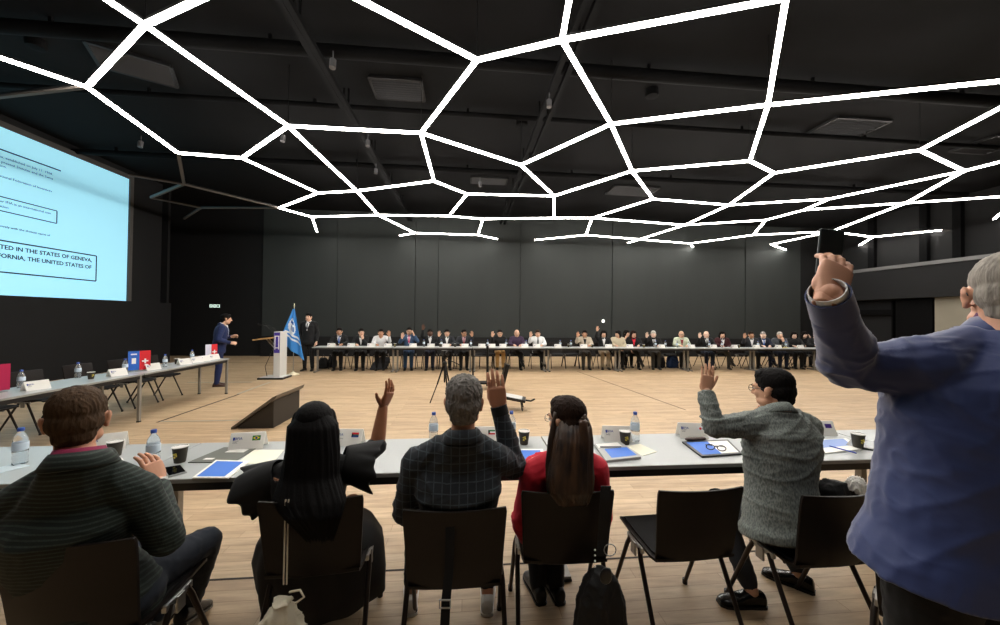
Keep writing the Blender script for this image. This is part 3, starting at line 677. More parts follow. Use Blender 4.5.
# ------------------------------------------------------------------ tripods in the hall
def tripod(x,y,h,rz,label,head=True):
    SPR=.27
    t=thing('camera_tripod',label,'tripod',(x,y,0),rz)
    for k in range(3):
        a=2*PI*k/3+.5; m=MB(); fx_,fy_=math.cos(a)*SPR,math.sin(a)*SPR
        m.tube([(.02*math.cos(a),.02*math.sin(a),h-.12),(fx_*.5,fy_*.5,(h-.12)*.5)],.016,8); m.tube([(fx_*.48,fy_*.48,(h-.12)*.52),(fx_,fy_,.01)],.011,8); obj('leg',m,M_black,t,smooth=True,world=False)
    m=MB(); m.tube([(0,0,h-.45),(0,0,h)],.016,10); m.lathe([(.04,h-.15),(.045,h-.1),(.03,h-.06)],seg=12); obj('centre_column',m,M_black,t,smooth=True,world=False)
    m=MB(); m.box((0,0,h+.03),(.09,.07,.05)); m.tube([(0,0,h),(.26,-.1,h-.13)],.009,8); obj('pan_head',m,M_black,t,bevel=.004,world=False)
    m=MB(); m.box((0,0,h+.10),(.10,.17,.09)); m.tube([(0,-.07,h+.10),(0,-.17,h+.10)],.036,12,rnd=False); obj('camera',m,M_blk,t,bevel=.005,world=False)
tripod(-.38,7.0,.86,.4,'black camera tripod standing on the floor before the far tables')
# bulky video camera rig on wheels behind the raised hand
p=PZ(492,388,0); rg=thing('video_camera_stand','black stand with tilted equipment panel behind the raised hand','equipment stand',(p.x,p.y-.1,0))
X0=p.x
def rel(u,v,Y): q=PY(u,v,Y); return (q.x-rg.matrix_basis.translation.x,q.y-rg.matrix_basis.translation.y,q.z)
Yr=rg.matrix_basis.translation.y
for (a,c,r) in (((473,350),(473,386),.02),((487.5,346),(487.5,386),.03)):
    m=MB(); m.tube([rel(*a,Yr),rel(*c,Yr)],r,8,rnd=False); obj('upright',m,M_black,rg,world=False)
m=MB(); q=rel(483,382.5,Yr); m.box((q[0],q[1],q[2]),(.38,.3,.03)); q=rel(480,356,Yr); m.box(q,(.4,.05,.025)); obj('shelf',m,M_black,rg,bevel=.004,world=False)
m=MB(); a=Vector(rel(507,364,Yr)); c=Vector(rel(502,385,Yr)); m.box((a+c)/2,(.09,.3,(a-c).length),Matrix.Rotation(.24,3,'Y')); obj('tilted_panel',m,M_blk,rg,bevel=.006,world=False)
for s in(-1,1):
    m=MB(); q=Vector(rel(483,386,Yr)); m.tube([(q.x+s*.12,q.y,q.z),(q.x+s*.2,q.y-.1,.02)],.015,8); obj('leg',m,M_black,rg,world=False)
p=PZ(514,409,0); fm=thing('folded_light_stand','black folded stand with white top lying low behind the raised hand','equipment',(p.x,p.y,0),-.2)
m=MB(); m.box((0,0,.20),(.42,.3,.05),Matrix.Rotation(.16,3,'Y')); obj('tray',m,M_blk,fm,bevel=.01,world=False)
m=MB(); m.box((-.02,0,.232),(.34,.26,.008),Matrix.Rotation(.16,3,'Y')); obj('white_sheet',m,M_white,fm,world=False)
for sx,sy in((-.15,-.1),(.12,-.1),(-.15,.1),(.12,.1)):
    m=MB(); m.tube([(sx,sy,.19),(sx*1.3,sy*1.4,.012)],.011,8); obj('leg',m,M_black,fm,world=False)
m=MB(); m.tube([(.15,0,.17),(.30,0,.155),(.36,-.02,.19)],[.02,.016,.018],8); obj('handle',m,M_blk,fm,smooth=True,world=False)
for c in fl.children: c.data.transform(FLS)
# ================================================================== PEOPLE
def remesh(mb,vox,it=4,fac=.5):
    me=mb.mesh('tmp'); ob=bpy.data.objects.new('tmp',me); COL.objects.link(ob)
    r=ob.modifiers.new('r','REMESH'); r.mode='VOXEL'; r.voxel_size=vox; r.adaptivity=0
    if it: s=ob.modifiers.new('s','SMOOTH'); s.iterations=it; s.factor=fac
    ob.update_tag(); dg=bpy.context.evaluated_depsgraph_get()
    out=bpy.data.meshes.new_from_object(ob.evaluated_get(dg)); bpy.data.objects.remove(ob); bpy.data.meshes.remove(me)
    return out
def wrinkle(me,amp,fr,st=(1,1,1),seed=0,mask=None):
    vs=me.vertices; ns=[v.normal.copy() for v in vs]
    for v,n in zip(vs,ns):
        p=Vector((v.co.x*st[0],v.co.y*st[1],v.co.z*st[2]))*fr+Vector((seed,seed*1.7,0))
        a=noise.noise(p+Vector((noise.noise(p*.6)*1.2,0,noise.noise(p*.5+Vector((9,0,0)))*1.2)))
        h=max(0,1-abs(a)*4.2)**1.6*1.25-.3+noise.noise(p*2.3)*.25
        k=1 if mask is None else mask(v.co)
        v.co=v.co+n*(amp*h*k)
def setm(me,mats,smooth=True):
    me.materials.clear()
    for m_ in mats: me.materials.append(m_)
    if smooth: me.polygons.foreach_set('use_smooth',[True]*len(me.polygons))
def join(meshes):
    mb=MB()
    for me,T in meshes: mb.append(me,T)
    return mb
# ---- hand templates: right hand, fingers +z, back of hand +y, thumb +x, wrist at origin
def hand_tpl(curl=(8,8,6),spread=4,thumb='open',vox=.0027,step=0):
    m=MB()
    # palm: rounded slab
    R=[]
    for z,w,t,yo in [(-.035,.026,.020,0),(-.01,.027,.019,0),(.012,.033,.018,0),(.04,.040,.0165,-.001),(.07,.042,.0145,-.001),(.092,.040,.012,0),(.1,.034,.009,0)]:
        R.append([Vector((math.copysign(abs(math.cos(2*PI*j/20))**.75,math.cos(2*PI*j/20))*w,yo+math.copysign(abs(math.sin(2*PI*j/20))**.8,math.sin(2*PI*j/20))*t,z)) for j in range(20)])
    m.rings(R)
    for i,(x,L,r) in enumerate([(-.032,.062,.0078),(-.0108,.077,.0085),(.0108,.083,.0088),(.032,.073,.0087)]):
        sp=math.radians((i-1.5)*spread); zb=(.086,.094,.096,.092)[i]
        p=Vector((x*.97,0,zb-.016)); P=[p.copy()]; a=0; seg=[.016+L*.44,L*.30,L*.26]
        cs=[c+step*(3-i) for c in curl]
        for k in range(3):
            a+=math.radians(cs[k]); d=Vector((math.sin(sp)*math.cos(a),-math.sin(a),math.cos(sp)*math.cos(a)))
            n=2
            for q in range(1,n+1): P.append(p+d*seg[k]*q/n)
            p=p+d*seg[k]
        m.tube(P,[r*1.08,r*1.04,r*1.08,r*.96,r*1.02,r*.9,r*.78],10)
        kn=P[2]; m.ell(kn+Vector((0,.001,0)),(r*1.05,r*1.05,r*1.2))
    T={'open':[(.02,-.006,.018),(.042,-.012,.045),(.060,-.016,.075),(.068,-.016,.103)],
       'wide':[(.02,-.006,.018),(.050,-.012,.04),(.078,-.014,.062),(.098,-.012,.084)],
       'in':[(.02,-.008,.02),(.036,-.022,.048),(.038,-.032,.078),(.030,-.036,.1)],
       'grip':[(.02,-.008,.02),(.040,-.028,.042),(.040,-.050,.064),(.024,-.062,.08)]}[thumb]
    m.tube([Vector(p) for p in T],[.017,.014,.0105,.0085],10)
    m.ell((.026,-.009,.03),(.017,.013,.026)); m.ell((-.026,-.008,.03),(.014,.012,.028))
    return remesh(m,vox,2,.4)
HT={}
def hand(kind,mirror=False,fine=True):
    k=(kind,fine)
    if k not in HT:
        a=dict(open=dict(curl=(6,8,6),spread=2.0,thumb='open'),spread=dict(curl=(8,12,8),spread=8,thumb='wide'),together=dict(curl=(8,10,8),spread=.5,thumb='in'),
               relaxed=dict(curl=(28,30,20),spread=2,thumb='in',step=4),grip=dict(curl=(52,48,30),spread=0,thumb='grip'),
               up=dict(curl=(10,14,10),spread=5,thumb='wide',step=2),hold=dict(curl=(12,20,14),spread=1.5,thumb='in',step=1),fist=dict(curl=(75,80,50),spread=0,thumb='grip'))[kind]
        HT[k]=hand_tpl(vox=.0027 if fine else .0045,**a)
    return HT[k]
def hand_T(w,d,palm,right=True,s=1.0):
    z=d.normalized(); y=-(palm-z*palm.dot(z)).normalized(); x=y.cross(z)
    if not right: x=-x
    m=Matrix((x*s,y*s,z*s)).transposed().to_4x4(); m.translation=w; return m
# ---- head template: origin at centre, face +y, up +z
def head_tpl(vox,fem=False,thick=1.0,gray=False):
    m=MB(); k=.95 if fem else 1
    m.ell((0,-.012,.034),(.0765,.098,.090),seg=24,st=14); m.ell((0,.018,-.03),(.064*k,.076,.089),seg=20,st=12)
    m.ell((0,.05,-.082),(.030*k,.032,.026)); m.ell((0,.058,.022),(.058,.034,.04)); m.ell((0,-.04,-.03),(.060,.055,.07))
    for s in(-1,1):
        m.ell((s*.034,.062,-.022),(.026,.024,.026)); m.ell((s*.046*k,.028,-.066),(.024,.046,.026)); m.ell((s*.032,.082,.026),(.024,.010,.008))
        # ear
        R=Matrix.Rotation(s*-.35,3,'Z')@Matrix.Rotation(-.15,3,'X')
        m.ell((s*.081,-.008,-.004),(.0085,.018,.028),R); m.ell((s*.0865,-.016,.008),(.0065,.011,.020),R); m.ell((s*.078,.002,-.03),(.009,.011,.012),R)
    m.tube([(0,.086,.022),(0,.100,.0),(0,.110,-.022)],[.008,.0095,.0125],10); 
    for s in(-1,1): m.ell((s*.010,.098,-.026),(.0085,.011,.008))
    m.ell((0,.080,-.054),(.022,.012,.007)); m.ell((0,.078,-.066),(.020,.012,.008))
    rn=.054*thick*(.88 if fem else 1)
    m.tube([(0,-.022,-.03),(0,-.034,-.10),(0,-.046,-.165)],[rn,rn*.98,rn*1.06],20)
    return remesh(m,vox,6,.45)
HD={}
def head(fem,fine,thick=1.0):
    k=(fem,fine,thick)
    if k not in HD: HD[k]=head_tpl(.0042 if fine else .0065,fem,thick)
    return HD[k]
# ---- hair templates in head space
def hair_tpl(kind,fine):
    m=MB()
    if kind in('short','messy','thin','curly'):
        t={'short':0,'messy':.004,'thin':-.004,'curly':.006}[kind]
        m.ell((0,-.014,.05),(.0815+t,.1005+t,.083+t),seg=28,st=16)
        m.ell((0,-.045,.0),(.0765+t,.070+t,.066+t),seg=24,st=14)
        m.ell((0,-.058,-.046),(.060+t,.045+t,.048),seg=20)
        for s in(-1,1): m.ell((s*.066,.008,.022),(.0155,.030,.034))
        m.ell((0,.034,.086),(.062,.054,.042))
    elif kind=='crop':
        m.ell((0,-.016,.046),(.0795,.1005,.086),seg=28,st=16); m.ell((0,-.044,-.002),(.0755,.070,.066),seg=24,st=14); m.ell((0,-.056,-.05),(.058,.044,.046))
    elif kind=='fringe':
        m.ell((0,-.030,.0),(.080,.086,.052),seg=28,st=14); m.ell((0,-.058,-.035),(.056,.044,.04))
    elif kind=='bob':
        m.ell((0,-.014,.05),(.088,.106,.086),seg=28,st=16); m.ell((0,-.045,-.03),(.088,.07,.10),seg=24,st=14)
        for s in(-1,1): m.tube([(s*.074,.02,.05),(s*.088,.0,-.02),(s*.082,-.01,-.10)],[.028,.03,.024],12)
        m.ell((0,.05,.088),(.066,.042,.034))
    elif kind=='long':
        m.ell((0,-.014,.05),(.089,.107,.087),seg=28,st=16); m.ell((0,-.05,-.03),(.09,.068,.10),seg=24,st=14)
        for s in(-1,1): m.tube([(s*.070,.03,.06),(s*.088,.005,-.03),(s*.088,-.01,-.12),(s*.085,-.0,-.2)],[.028,.032,.032,.02],12)
        m.tube([(0,-.06,-.02),(0,-.085,-.14),(0,-.10,-.26)],[.08,.085,.05],16,flat=.6)
        m.ell((0,.05,.088),(.066,.042,.034))
    me=remesh(m,.0038 if fine else .006,10 if fine else 2,.5)
    if fine:
        wrinkle(me,{'short':.0022,'messy':.005,'thin':.0015,'crop':.0012,'fringe':.002,'curly':.006}.get(kind,.001),60,(1,1,.45),3)
    return me
HR={}
def hair(kind,fine):
    k=(kind,fine)
    if k not in HR: HR[k]=hair_tpl(kind,fine)
    return HR[k]
# ---- small shared head parts
_SP={}
def sp(name,fn,M_):
    k=(name,M_.name)
    if k not in _SP:
        b=MB(); fn(b); me=b.mesh(name,[M_],True); fixn(me); _SP[k]=me
    return _SP[k]
M_eye=mat('dark eye','14100e',.2); M_eyew=mat('eye white','d8d4cc',.3)
def child(name,me,parent,Mw_):
    o=bpy.data.objects.new(name,me); COL.objects.link(o); o.parent=parent; o.matrix_basis=WM(parent).inverted()@Mw_; return o
SK={}
def skin(h,name=None):
    return mat('skin '+h,h,.5,noise_s=9,noise_a=.08,bump_s=90,bump_a=.15,bdist=.001)
def cloth(name,h,**k):
    a=dict(rough=.85,bump_s=420,bump_a=.25,sheen=.03); a.update(k); return mat('cloth '+name,h,**a)
def hairm(h): return mat('hair '+h,h,.7,spec=.12,noise_s=70,noise_a=.45,bump_s=160,bump_a=.6,stretch=(1,1,.14),bdist=.003)
M_shoe=mat('black shoe leather','111010',.3); M_dim=mat('dim','222222')
def ringz(c,a,b,rx,fw,pw=2.3,n=26):
    out=[]
    for j in range(n):
        t=2*PI*j/n; ct,st=math.cos(t),math.sin(t)
        out.append(c+rx*(math.copysign(abs(ct)**(2/pw),ct)*a)+fw*(math.copysign(abs(st)**(2/pw),st)*b))
    return out
def torso(m,J,off=0,bottom=None,top=1,w=1.0,belly=0,flare=0,neck=True):
    P,W,Cc,Nk=J['pelvis'],J['waist'],J['chest'],J['neck']
    rs=(J['shR']-J['shL']).normalized(); rh=(J['hipR']-J['hipL']).normalized()
    up=(Nk-P).normalized(); dn=J.get('down',-up)
    L=[]
    def add(c,a,b,k):
        r=(rh*(1-k)+rs*k).normalized(); u=(Cc-P).normalized(); f=u.cross(r).normalized(); L.append(ringz(c,a*w+off,b*w+off,r,f))
    if bottom is not None:
        add(P+dn*bottom,.165+flare,.115+flare*.8,0)
        add(P+dn*bottom*.5,.172+flare*.5,.122+flare*.4,0)
    else: add(P+dn*.10,.12,.09,0); add(P+dn*.06,.158,.11,0)
    add(P,.168,.118+belly*.3,0); add((P+W)/2,.158,.114+belly*.7,.2); add(W,.148,.108+belly,.4); add((W+Cc)/2,.16,.115+belly*.5,.7); add(Cc,.172,.120,1)
    S=(J['shL']+J['shR'])/2
    add(Cc*.45+S*.55,.176,.112,1); add(S+up*.012,.150,.088,1); add(S*.45+Nk*.55+up*.005,.095,.070,1)
    if neck: add(Nk,.058,.058,1)
    else: add(Nk*.8+S*.2,.080,.070,1); add(Nk-up*.004,.066,.062,1)
    m.rings(L)
def limbs(m,J,off=0,arms=True,legs=True,cuff=0,aw=1.0,lw=1.0,ank=.045,low=0):
    for s in'LR':
        if arms:
            a,b_,c=J['sh'+s],J['el'+s],J['wr'+s]
            m.tube([(a+J['neck'])/2,a],[.050+off*.8,.056*aw+off],14)
            m.tube([a,a.lerp(b_,.35),b_],[.058*aw+off,.050*aw+off,.041*aw+off],14)
            e=b_.lerp(c,1-cuff) if cuff else c
            m.tube([b_,b_.lerp(e,.3),e],[.041*aw+off,.040*aw+off,(.029+off*.75 if off>.01 else .027*aw+off)],14,rnd=('start' if off>.005 else True))
        if legs:
            a,b_,c=J['hip'+s],J['kn'+s],J['an'+s]
            m.tube([a,a.lerp(b_,.45),b_],[.082*lw+off,.070*lw+off,.053*lw+off],16)
            e=b_.lerp(c,1-low) if low else c
            m.tube([b_,b_.lerp(e,.3),e],[.053*lw+off,.053*lw+off,(ank if off else .036)],16)
def shoe(J,s,M_,parent,fine,boot=0,sole=None):
    a=J['an'+s]; d=J['ft'+s].normalized(); upv=Vector((0,0,1)); 
    if 'ftup'+s in J: upv=J['ftup'+s].normalized()
    x=d.cross(upv).normalized(); upv=x.cross(d)
    base=a-upv*.075; m=MB(); R=[]
    for t,w,h0,h1 in [(-.075,.022,.004,.05),(-.065,.033,0,.075),(-.03,.036,0,.088),(.02,.036,0,.085),(.07,.041,0,.062),(.12,.045,0,.045),(.16,.041,0,.036),(.185,.025,.004,.026)]:
        c=base+d*t; R.append([c+x*(w*math.copysign(abs(math.cos(2*PI*j/16))**.8,math.cos(2*PI*j/16)))+upv*((h0+h1)/2+(h1-h0)/2*math.copysign(abs(math.sin(2*PI*j/16))**.8,math.sin(2*PI*j/16))) for j in range(16)])
    m.rings(R)
    if boot: m.tube([a-upv*.02,a+(J['kn'+s]-a).normalized()*boot],[.047,.052],14)
    me=remesh(m,.005 if fine else .009,2); setm(me,[M_]); o=obj('shoe',me,None,parent)
    m=MB(); R=[]
    for t,w in [(-.078,.02),(-.066,.034),(-.03,.037),(.02,.036),(.07,.042),(.12,.047),(.16,.043),(.188,.024)]:
        c=base+d*t; R.append([c+x*w-upv*.004,c-x*w-upv*.004,c-x*w+upv*.009,c+x*w+upv*.009])
    m.rings(R); obj('sole',m,sole or M_shoe,o)
    return o
def bvh_of(me): return BVHTree.FromPolygons([v.co.copy() for v in me.vertices],[tuple(p.vertices) for p in me.polygons])
def patch(bv,J,rows,M_,name,parent,thick=.004,eps=.003,cols=7,side=1):
    """cloth panel lying on the chest. rows: (t along neck->pelvis metres, left x, right x)"""
    r=(J['shR']-J['shL']).normalized(); up=(J['neck']-J['waist']).normalized(); f=up.cross(r).normalized()*side
    G=[]
    for t,x0,x1 in rows:
        row=[]
        for k in range(cols):
            x=x0+(x1-x0)*k/(cols-1); o=J['neck']-up*t+r*x+f*.5
            h=bv.ray_cast(o,-f)
            p=(h[0] if h[0] is not None else o-f*.4); row.append(p+f*eps)
        G.append(row)
    m=MB(); n=cols; vs=[p for row in G for p in row]; vb=[p+f*thick for p in vs]; k=len(vs); fs=[]
    for j in range(len(G)-1):
        for i in range(n-1):
            a=j*n+i; fs.append((a,a+1,a+1+n,a+n)); fs.append((a+k,a+n+k,a+1+n+k,a+1+k))
    for j in range(len(G)-1):
        a=j*n; fs.append((a,a+n,a+n+k,a+k)); a=j*n+n-1; fs.append((a,a+k,a+n+k,a+n))
    for i in range(n-1):
        a=i; fs.append((a,a+k,a+1+k,a+1)); a=(len(G)-1)*n+i; fs.append((a,a+1,a+1+k,a+k))
    m.add(vs+vb,fs); return obj(name,m,M_,parent,smooth=False)
def headT(J,k=1.0):
    f=J['face'].normalized(); u=J.get('hup',Vector((0,0,1))); x=f.cross(u).normalized(); u=x.cross(f)
    m=Matrix((x*k,f*k,u*k)).transposed().to_4x4(); m.translation=J['head']; return m
def collar(J,M_,parent,r=.06,h=.022,name='collar',tilt=.35,th=.006,hr=None,drop=0):
    up=((J['head']-J['neck']).normalized()*.5+(J['neck']-J['waist']).normalized()*.5).normalized()
    rs=(J['shR']-J['shL']).normalized(); f=up.cross(rs).normalized(); c=J['neck']-up*(drop-.0)
    R=[]; n=30
    for (dz,dr) in [(-.02,.004),(h*.6,.001),(h,0),(h+.004,.004),(h*.4,th+.010),(-.026,th+.030),(-.032,th+.022)]:
        R.append([c+up*(dz-math.sin(2*PI*j/n)*.012)+rs*(math.cos(2*PI*j/n)*(r+dr))+f*(math.sin(2*PI*j/n)*(r+dr)*.98) for j in range(n)])
    m=MB(); m.rings(R,cap=False,closed=True); return obj(name,m,M_,parent,smooth=True)
def glasses(T,parent,M_,sh=1):
    def g(b):
        for s in(-1,1):
            n=16; P=[Vector((s*.033+.024*math.cos(2*PI*k/n),.104,.008+.019*math.sin(2*PI*k/n))) for k in range(n)]
            for k in range(n): b.tube([P[k],P[(k+1)%n]],.0016*sh,5,rnd=False)
            b.tube([(s*.057,.102,.012),(s*.078,.05,.012),(s*.084,-.02,.010),(s*.083,-.035,-.004)],.0016*sh,6)
        b.tube([(-.009,.106,.01),(.009,.106,.01)],.0016*sh,5)
    child('eyeglasses',sp('eyeglasses%s'%sh,g,M_),parent,T)
def person(label,loc,J,fine=False,skin_c='c99274',hair_k='short',hair_c='15110f',top=None,top_off=.018,top_kind='jacket',pants=None,shoes=None,fem=False,group=None,
           hem=None,w=1.0,belly=0,hands=('relaxed','relaxed'),hk=1.0,shirt=None,tie=None,glass=None,thick=1.0,bare_arm=False,wr=None,wr_st=(1,1,1.6),wr_f=6,cuff=.03,shirt_collar=None,jcollar=True,lw=1.0,aw=1.0,name='person',tz=None,low=0,vox=None,flare=.01,shoe_c=None,sole=None,boot=0,hand_s=1.0,face_parts=True):
    root=thing(name,label,'person',loc,0,group)
    Ms=skin(skin_c); T=headT(J,hk)
    m=MB(); torso(m,J,0,None,w=w*.97,belly=belly); limbs(m,J,0,aw=aw,lw=lw)
    hp=J['head']+ (T.to_3x3()@Vector((0,-.03,-.09)))
    m.tube([J['neck']-(J['neck']-J['chest']).normalized()*.03,hp],[.058*thick*(.9 if fem else 1),.052*thick*(.88 if fem else 1)],16)
    body=remesh(m,(vox or (.008 if fine else .016)),4)
    L=[(body,None),(head(fem,fine,thick),T)]
    for i,s in enumerate('LR'):
        if hands[i] is None: continue
        L.append((hand(hands[i],fine=fine),hand_T(J['wr'+s],J['hd'+s],J['pm'+s],s=='R',hand_s*(.92 if fem else 1)*hk)))
    bo=obj('body',join(L),[Ms],root,smooth=True)
    if hair_k: child('hair',_tint(hair(hair_k,fine),hairm(hair_c)),root,T)
    if face_parts:
        for s in(-1,1):
            child('eye',sp('eye',lambda b:(b.ell((0,0,0),(.0135,.006,.0055),seg=10,st=6)),M_eyew),root,T@Matrix.Translation((s*.032,.0885,.006)))
            child('iris',sp('iris',lambda b:(b.ell((0,0,0),(.0058,.003,.0056),seg=8,st=5)),M_eye),root,T@Matrix.Translation((s*.032,.0935,.006)))
            child('eyebrow',sp('eyebrow',lambda b:b.tube([(-.015,-.002,-.002),(0,.001,.002),(.015,-.002,-.001)],.0033,6),hairm(hair_c if hair_c<'9' else '6a655f')),root,T@Matrix.Translation((s*.033,.0925,.028)))
        child('lips',sp('lips',lambda b:(b.ell((0,0,.002),(.021,.006,.004),seg=12,st=6),b.ell((0,-.001,-.005),(.018,.006,.004),seg=12,st=6)),mat('lips '+skin_c,{'5a3a2a':'4a2620'}.get(skin_c,'9c5a50'),.5)),root,T@Matrix.Translation((0,.0875,-.058)))
    # trousers
    out={}
    if pants is not None:
        m=MB(); torso_low(m,J,.010,w,belly); limbs(m,J,.014,arms=False,lw=lw,ank=.05,low=low)
        me=remesh(m,(.010 if fine else .018),3)
        if fine: wrinkle(me,.003,14,(1,1,1),5)
        setm(me,[pants]); out['pants']=obj('trousers',me,None,root)
    for s in'LR':
        if shoes is not False: shoe(J,s,shoe_c or M_shoe,root,fine,boot,sole)
    # upper garment
    if top is not None:
        m=MB(); torso(m,J,top_off,hem if hem is not None else .07,w=w,belly=belly,flare=flare,neck=False); limbs(m,J,top_off*.85,legs=False,cuff=cuff,aw=aw)
        me=remesh(m,(.0075 if fine else .015),4)
        if fine and wr:
            ks=[J['elL'],J['elR'],(J['shL']+J['chest'])/2,(J['shR']+J['chest'])/2]
            mk=lambda co:.4+1.1*max(math.exp(-((co-k_).length/.13)**2) for k_ in ks)
            wrinkle(me,wr,wr_f,wr_st,2,mk); wrinkle(me,wr*.4,wr_f*2.7,wr_st,8,mk)
        elif not fine: wrinkle(me,.004,9,(1,1,1.5),hash_(label))
        setm(me,[top]); out['top']=me; bv=bvh_of(me); out['bv']=bv
        o=obj(top_kind,me,None,root); out['topo']=o
        if jcollar: collar(J,top,root,r=.061*thick,name='collar')
        if shirt is not None:
            wd=.062
            patch(bv,J,[(.0,-wd,wd),(.06,-wd*.8,wd*.8),(.13,-wd*.55,wd*.55),(.2,-wd*.3,wd*.3),(.26,-.008,.008)],shirt,'shirt_front',root)
            collar(J,shirt,root,r=.056*thick,h=.03,name='shirt_collar')
        if tie is not None:
            patch(bv,J,[(.005,-.014,.014),(.03,-.011,.011),(.10,-.018,.018),(.2,-.022,.022),(.24,-.006,.006)],tie,'tie',root,eps=.009,cols=3)
        if shirt_collar is not None: collar(J,shirt_collar,root,r=.054*thick,h=.032,name='shirt_collar',th=.004)
    if glass: glasses(T,root,glass,1 if fine else 1.8)
    out['root']=root; out['T']=T; out['J']=J; return out
def hash_(s): return sum(ord(c)*(i+1) for i,c in enumerate(s))%97
def torso_low(m,J,off,w,belly):
    P,W=J['pelvis'],J['waist']; rh=(J['hipR']-J['hipL']).normalized(); u=(W-P).normalized(); f=u.cross(rh).normalized(); dn=J.get('down',-u); L=[]
    for c,a,b_ in [(P+dn*.10,.13,.10),(P+dn*.05,.165,.118),(P,.170,.122),(P.lerp(W,.6),.158,.116+belly*.6)]: L.append(ringz(c,a*w+off,b_*w+off,rh,f))
    m.rings(L)
_ti={}
def _tint(me,M_):
    k=(me.name,M_.name)
    if k not in _ti:
        n=me.copy(); setm(n,[M_]); _ti[k]=n
    return _ti[k]
# ---- generic seated pose, local frame: faces +y, seat height .45
def seated(X,Y,rz,k=1.0,lean=0,arms=('table','table'),turn=0,headturn=0,tilt=0,legx=.13,cross=False,kn_fw=.45,scale=1.0,an_fw=None,shz=0):
    c,s=math.cos(rz),math.sin(rz)
    def W(p,rot=0):
        p=Vector(p)*1.0
        x,y=p.x*scale,p.y*scale; return Vector((X+c*x-s*y,Y+s*x+c*y,p.z))
    def D(p): p=Vector(p); return Vector((c*p.x-s*p.y,s*p.x+c*p.y,p.z))
    H=lambda z:.45+(z-.45)*k
    ly=lambda z:(z-.55)*lean
    J={}
    J['pelvis']=W((0,0,.55)); J['waist']=W((0,-.01+ly(.72),H(.72))); J['chest']=W((0,-.01+ly(.98),H(.96))); J['neck']=W((0,-.01+ly(1.13),H(1.14)))
    J['head']=W((0,.035+ly(1.27),H(1.285)))
    for q,g in(('L',-1),('R',1)):
        ct,st=math.cos(turn),math.sin(turn)
        J['sh'+q]=W((g*.178*ct,-.01+ly(1.08)+g*.178*st,H(1.075)+shz))
        J['hip'+q]=W((g*.085,.01,.53)); J['kn'+q]=W((g*legx,kn_fw,.505)); J['an'+q]=W((g*legx,(an_fw if an_fw is not None else kn_fw-.02),.075)); J['ft'+q]=D((g*.12,1,0))
    if cross:
        J['knR']=W((.02,kn_fw,.60)); J['anR']=W((-.14,kn_fw+.20,.28)); J['ftR']=D((-.35,1,-.5))
    A={'table':((.26,.10+ly(.9),.86),(.12,.33,.785),(-.3,1,-.0),(0,0,-1),'relaxed'),
       'lap':((.25,.04+ly(.9),.84),(.12,.26,.64),(-.3,1,-.2),(0,0,-1),'relaxed'),
       'up':((.29,.12+ly(1.1),.95),(.27,.20+ly(1.2),1.17),(0,.08,1),(0,1,0),'open'),
       'high':((.27,.10+ly(1.1),1.17),(.24,.12+ly(1.2),1.42),(0,.05,1),(0,1,0),'open'),
       'mid':((.30,.12,.88),(.22,.28,1.06),(-.1,.1,1),(0,1,0),'open'),
       'chin':((.17,.24+ly(1.0),.82),(.06,.20+ly(1.2),1.04),(-.2,-.1,1),(-.2,-1,0),'relaxed'),
       'temple':((.30,.16,.92),(.17,.16+ly(1.2),1.14),(-.35,-.1,1),(-1,-.3,0),'open')}
    hs=[]
    for q,g,a in(('L',-1,arms[0]),('R',1,arms[1])):
        e,w_,d,p,h=A[a]
        J['el'+q]=W((g*e[0],e[1],H(e[2]))); J['wr'+q]=W((g*w_[0],w_[1],H(w_[2]) if a!='table' else .77)); J['hd'+q]=D((g*d[0],d[1],d[2])); J['pm'+q]=D((g*p[0],p[1],p[2])); hs.append(h)
    J['face']=D((math.sin(-headturn),math.cos(headturn),-tilt)); J['face']=J['face']; J['hup']=Vector((0,0,1)); J['hands']=tuple(hs)
    return J
def movej(J,d,keys):
    for k in keys: J[k]=J[k]+d
# ------------------------------------------------------------------ far row of seated delegates
NAVY=cloth('navy wool','12182a');BLK=cloth('black wool','0a0b0d');CHAR=cloth('charcoal wool','24262b');WSH=cloth('white cotton','dcdcdc');GREY=cloth('grey wool','44474c')
DTR=cloth('black trousers','0d0e11');NTR=cloth('navy trousers','141c2f');KHA=cloth('khaki cotton','b08a55');JEAN=cloth('blue denim','27405e');GTR=cloth('grey trousers','3c3a36')
LSK,MSK,DSK,PSK='dcb094','bf8f70','5a3a2a','e6c2ac'
TB=cloth('blue silk','2b57a5',rough=.4);TP=cloth('pink silk','e0356b',rough=.4);TK=cloth('black silk','15151a',rough=.4);TR=cloth('dark red silk','7a1520',rough=.4)
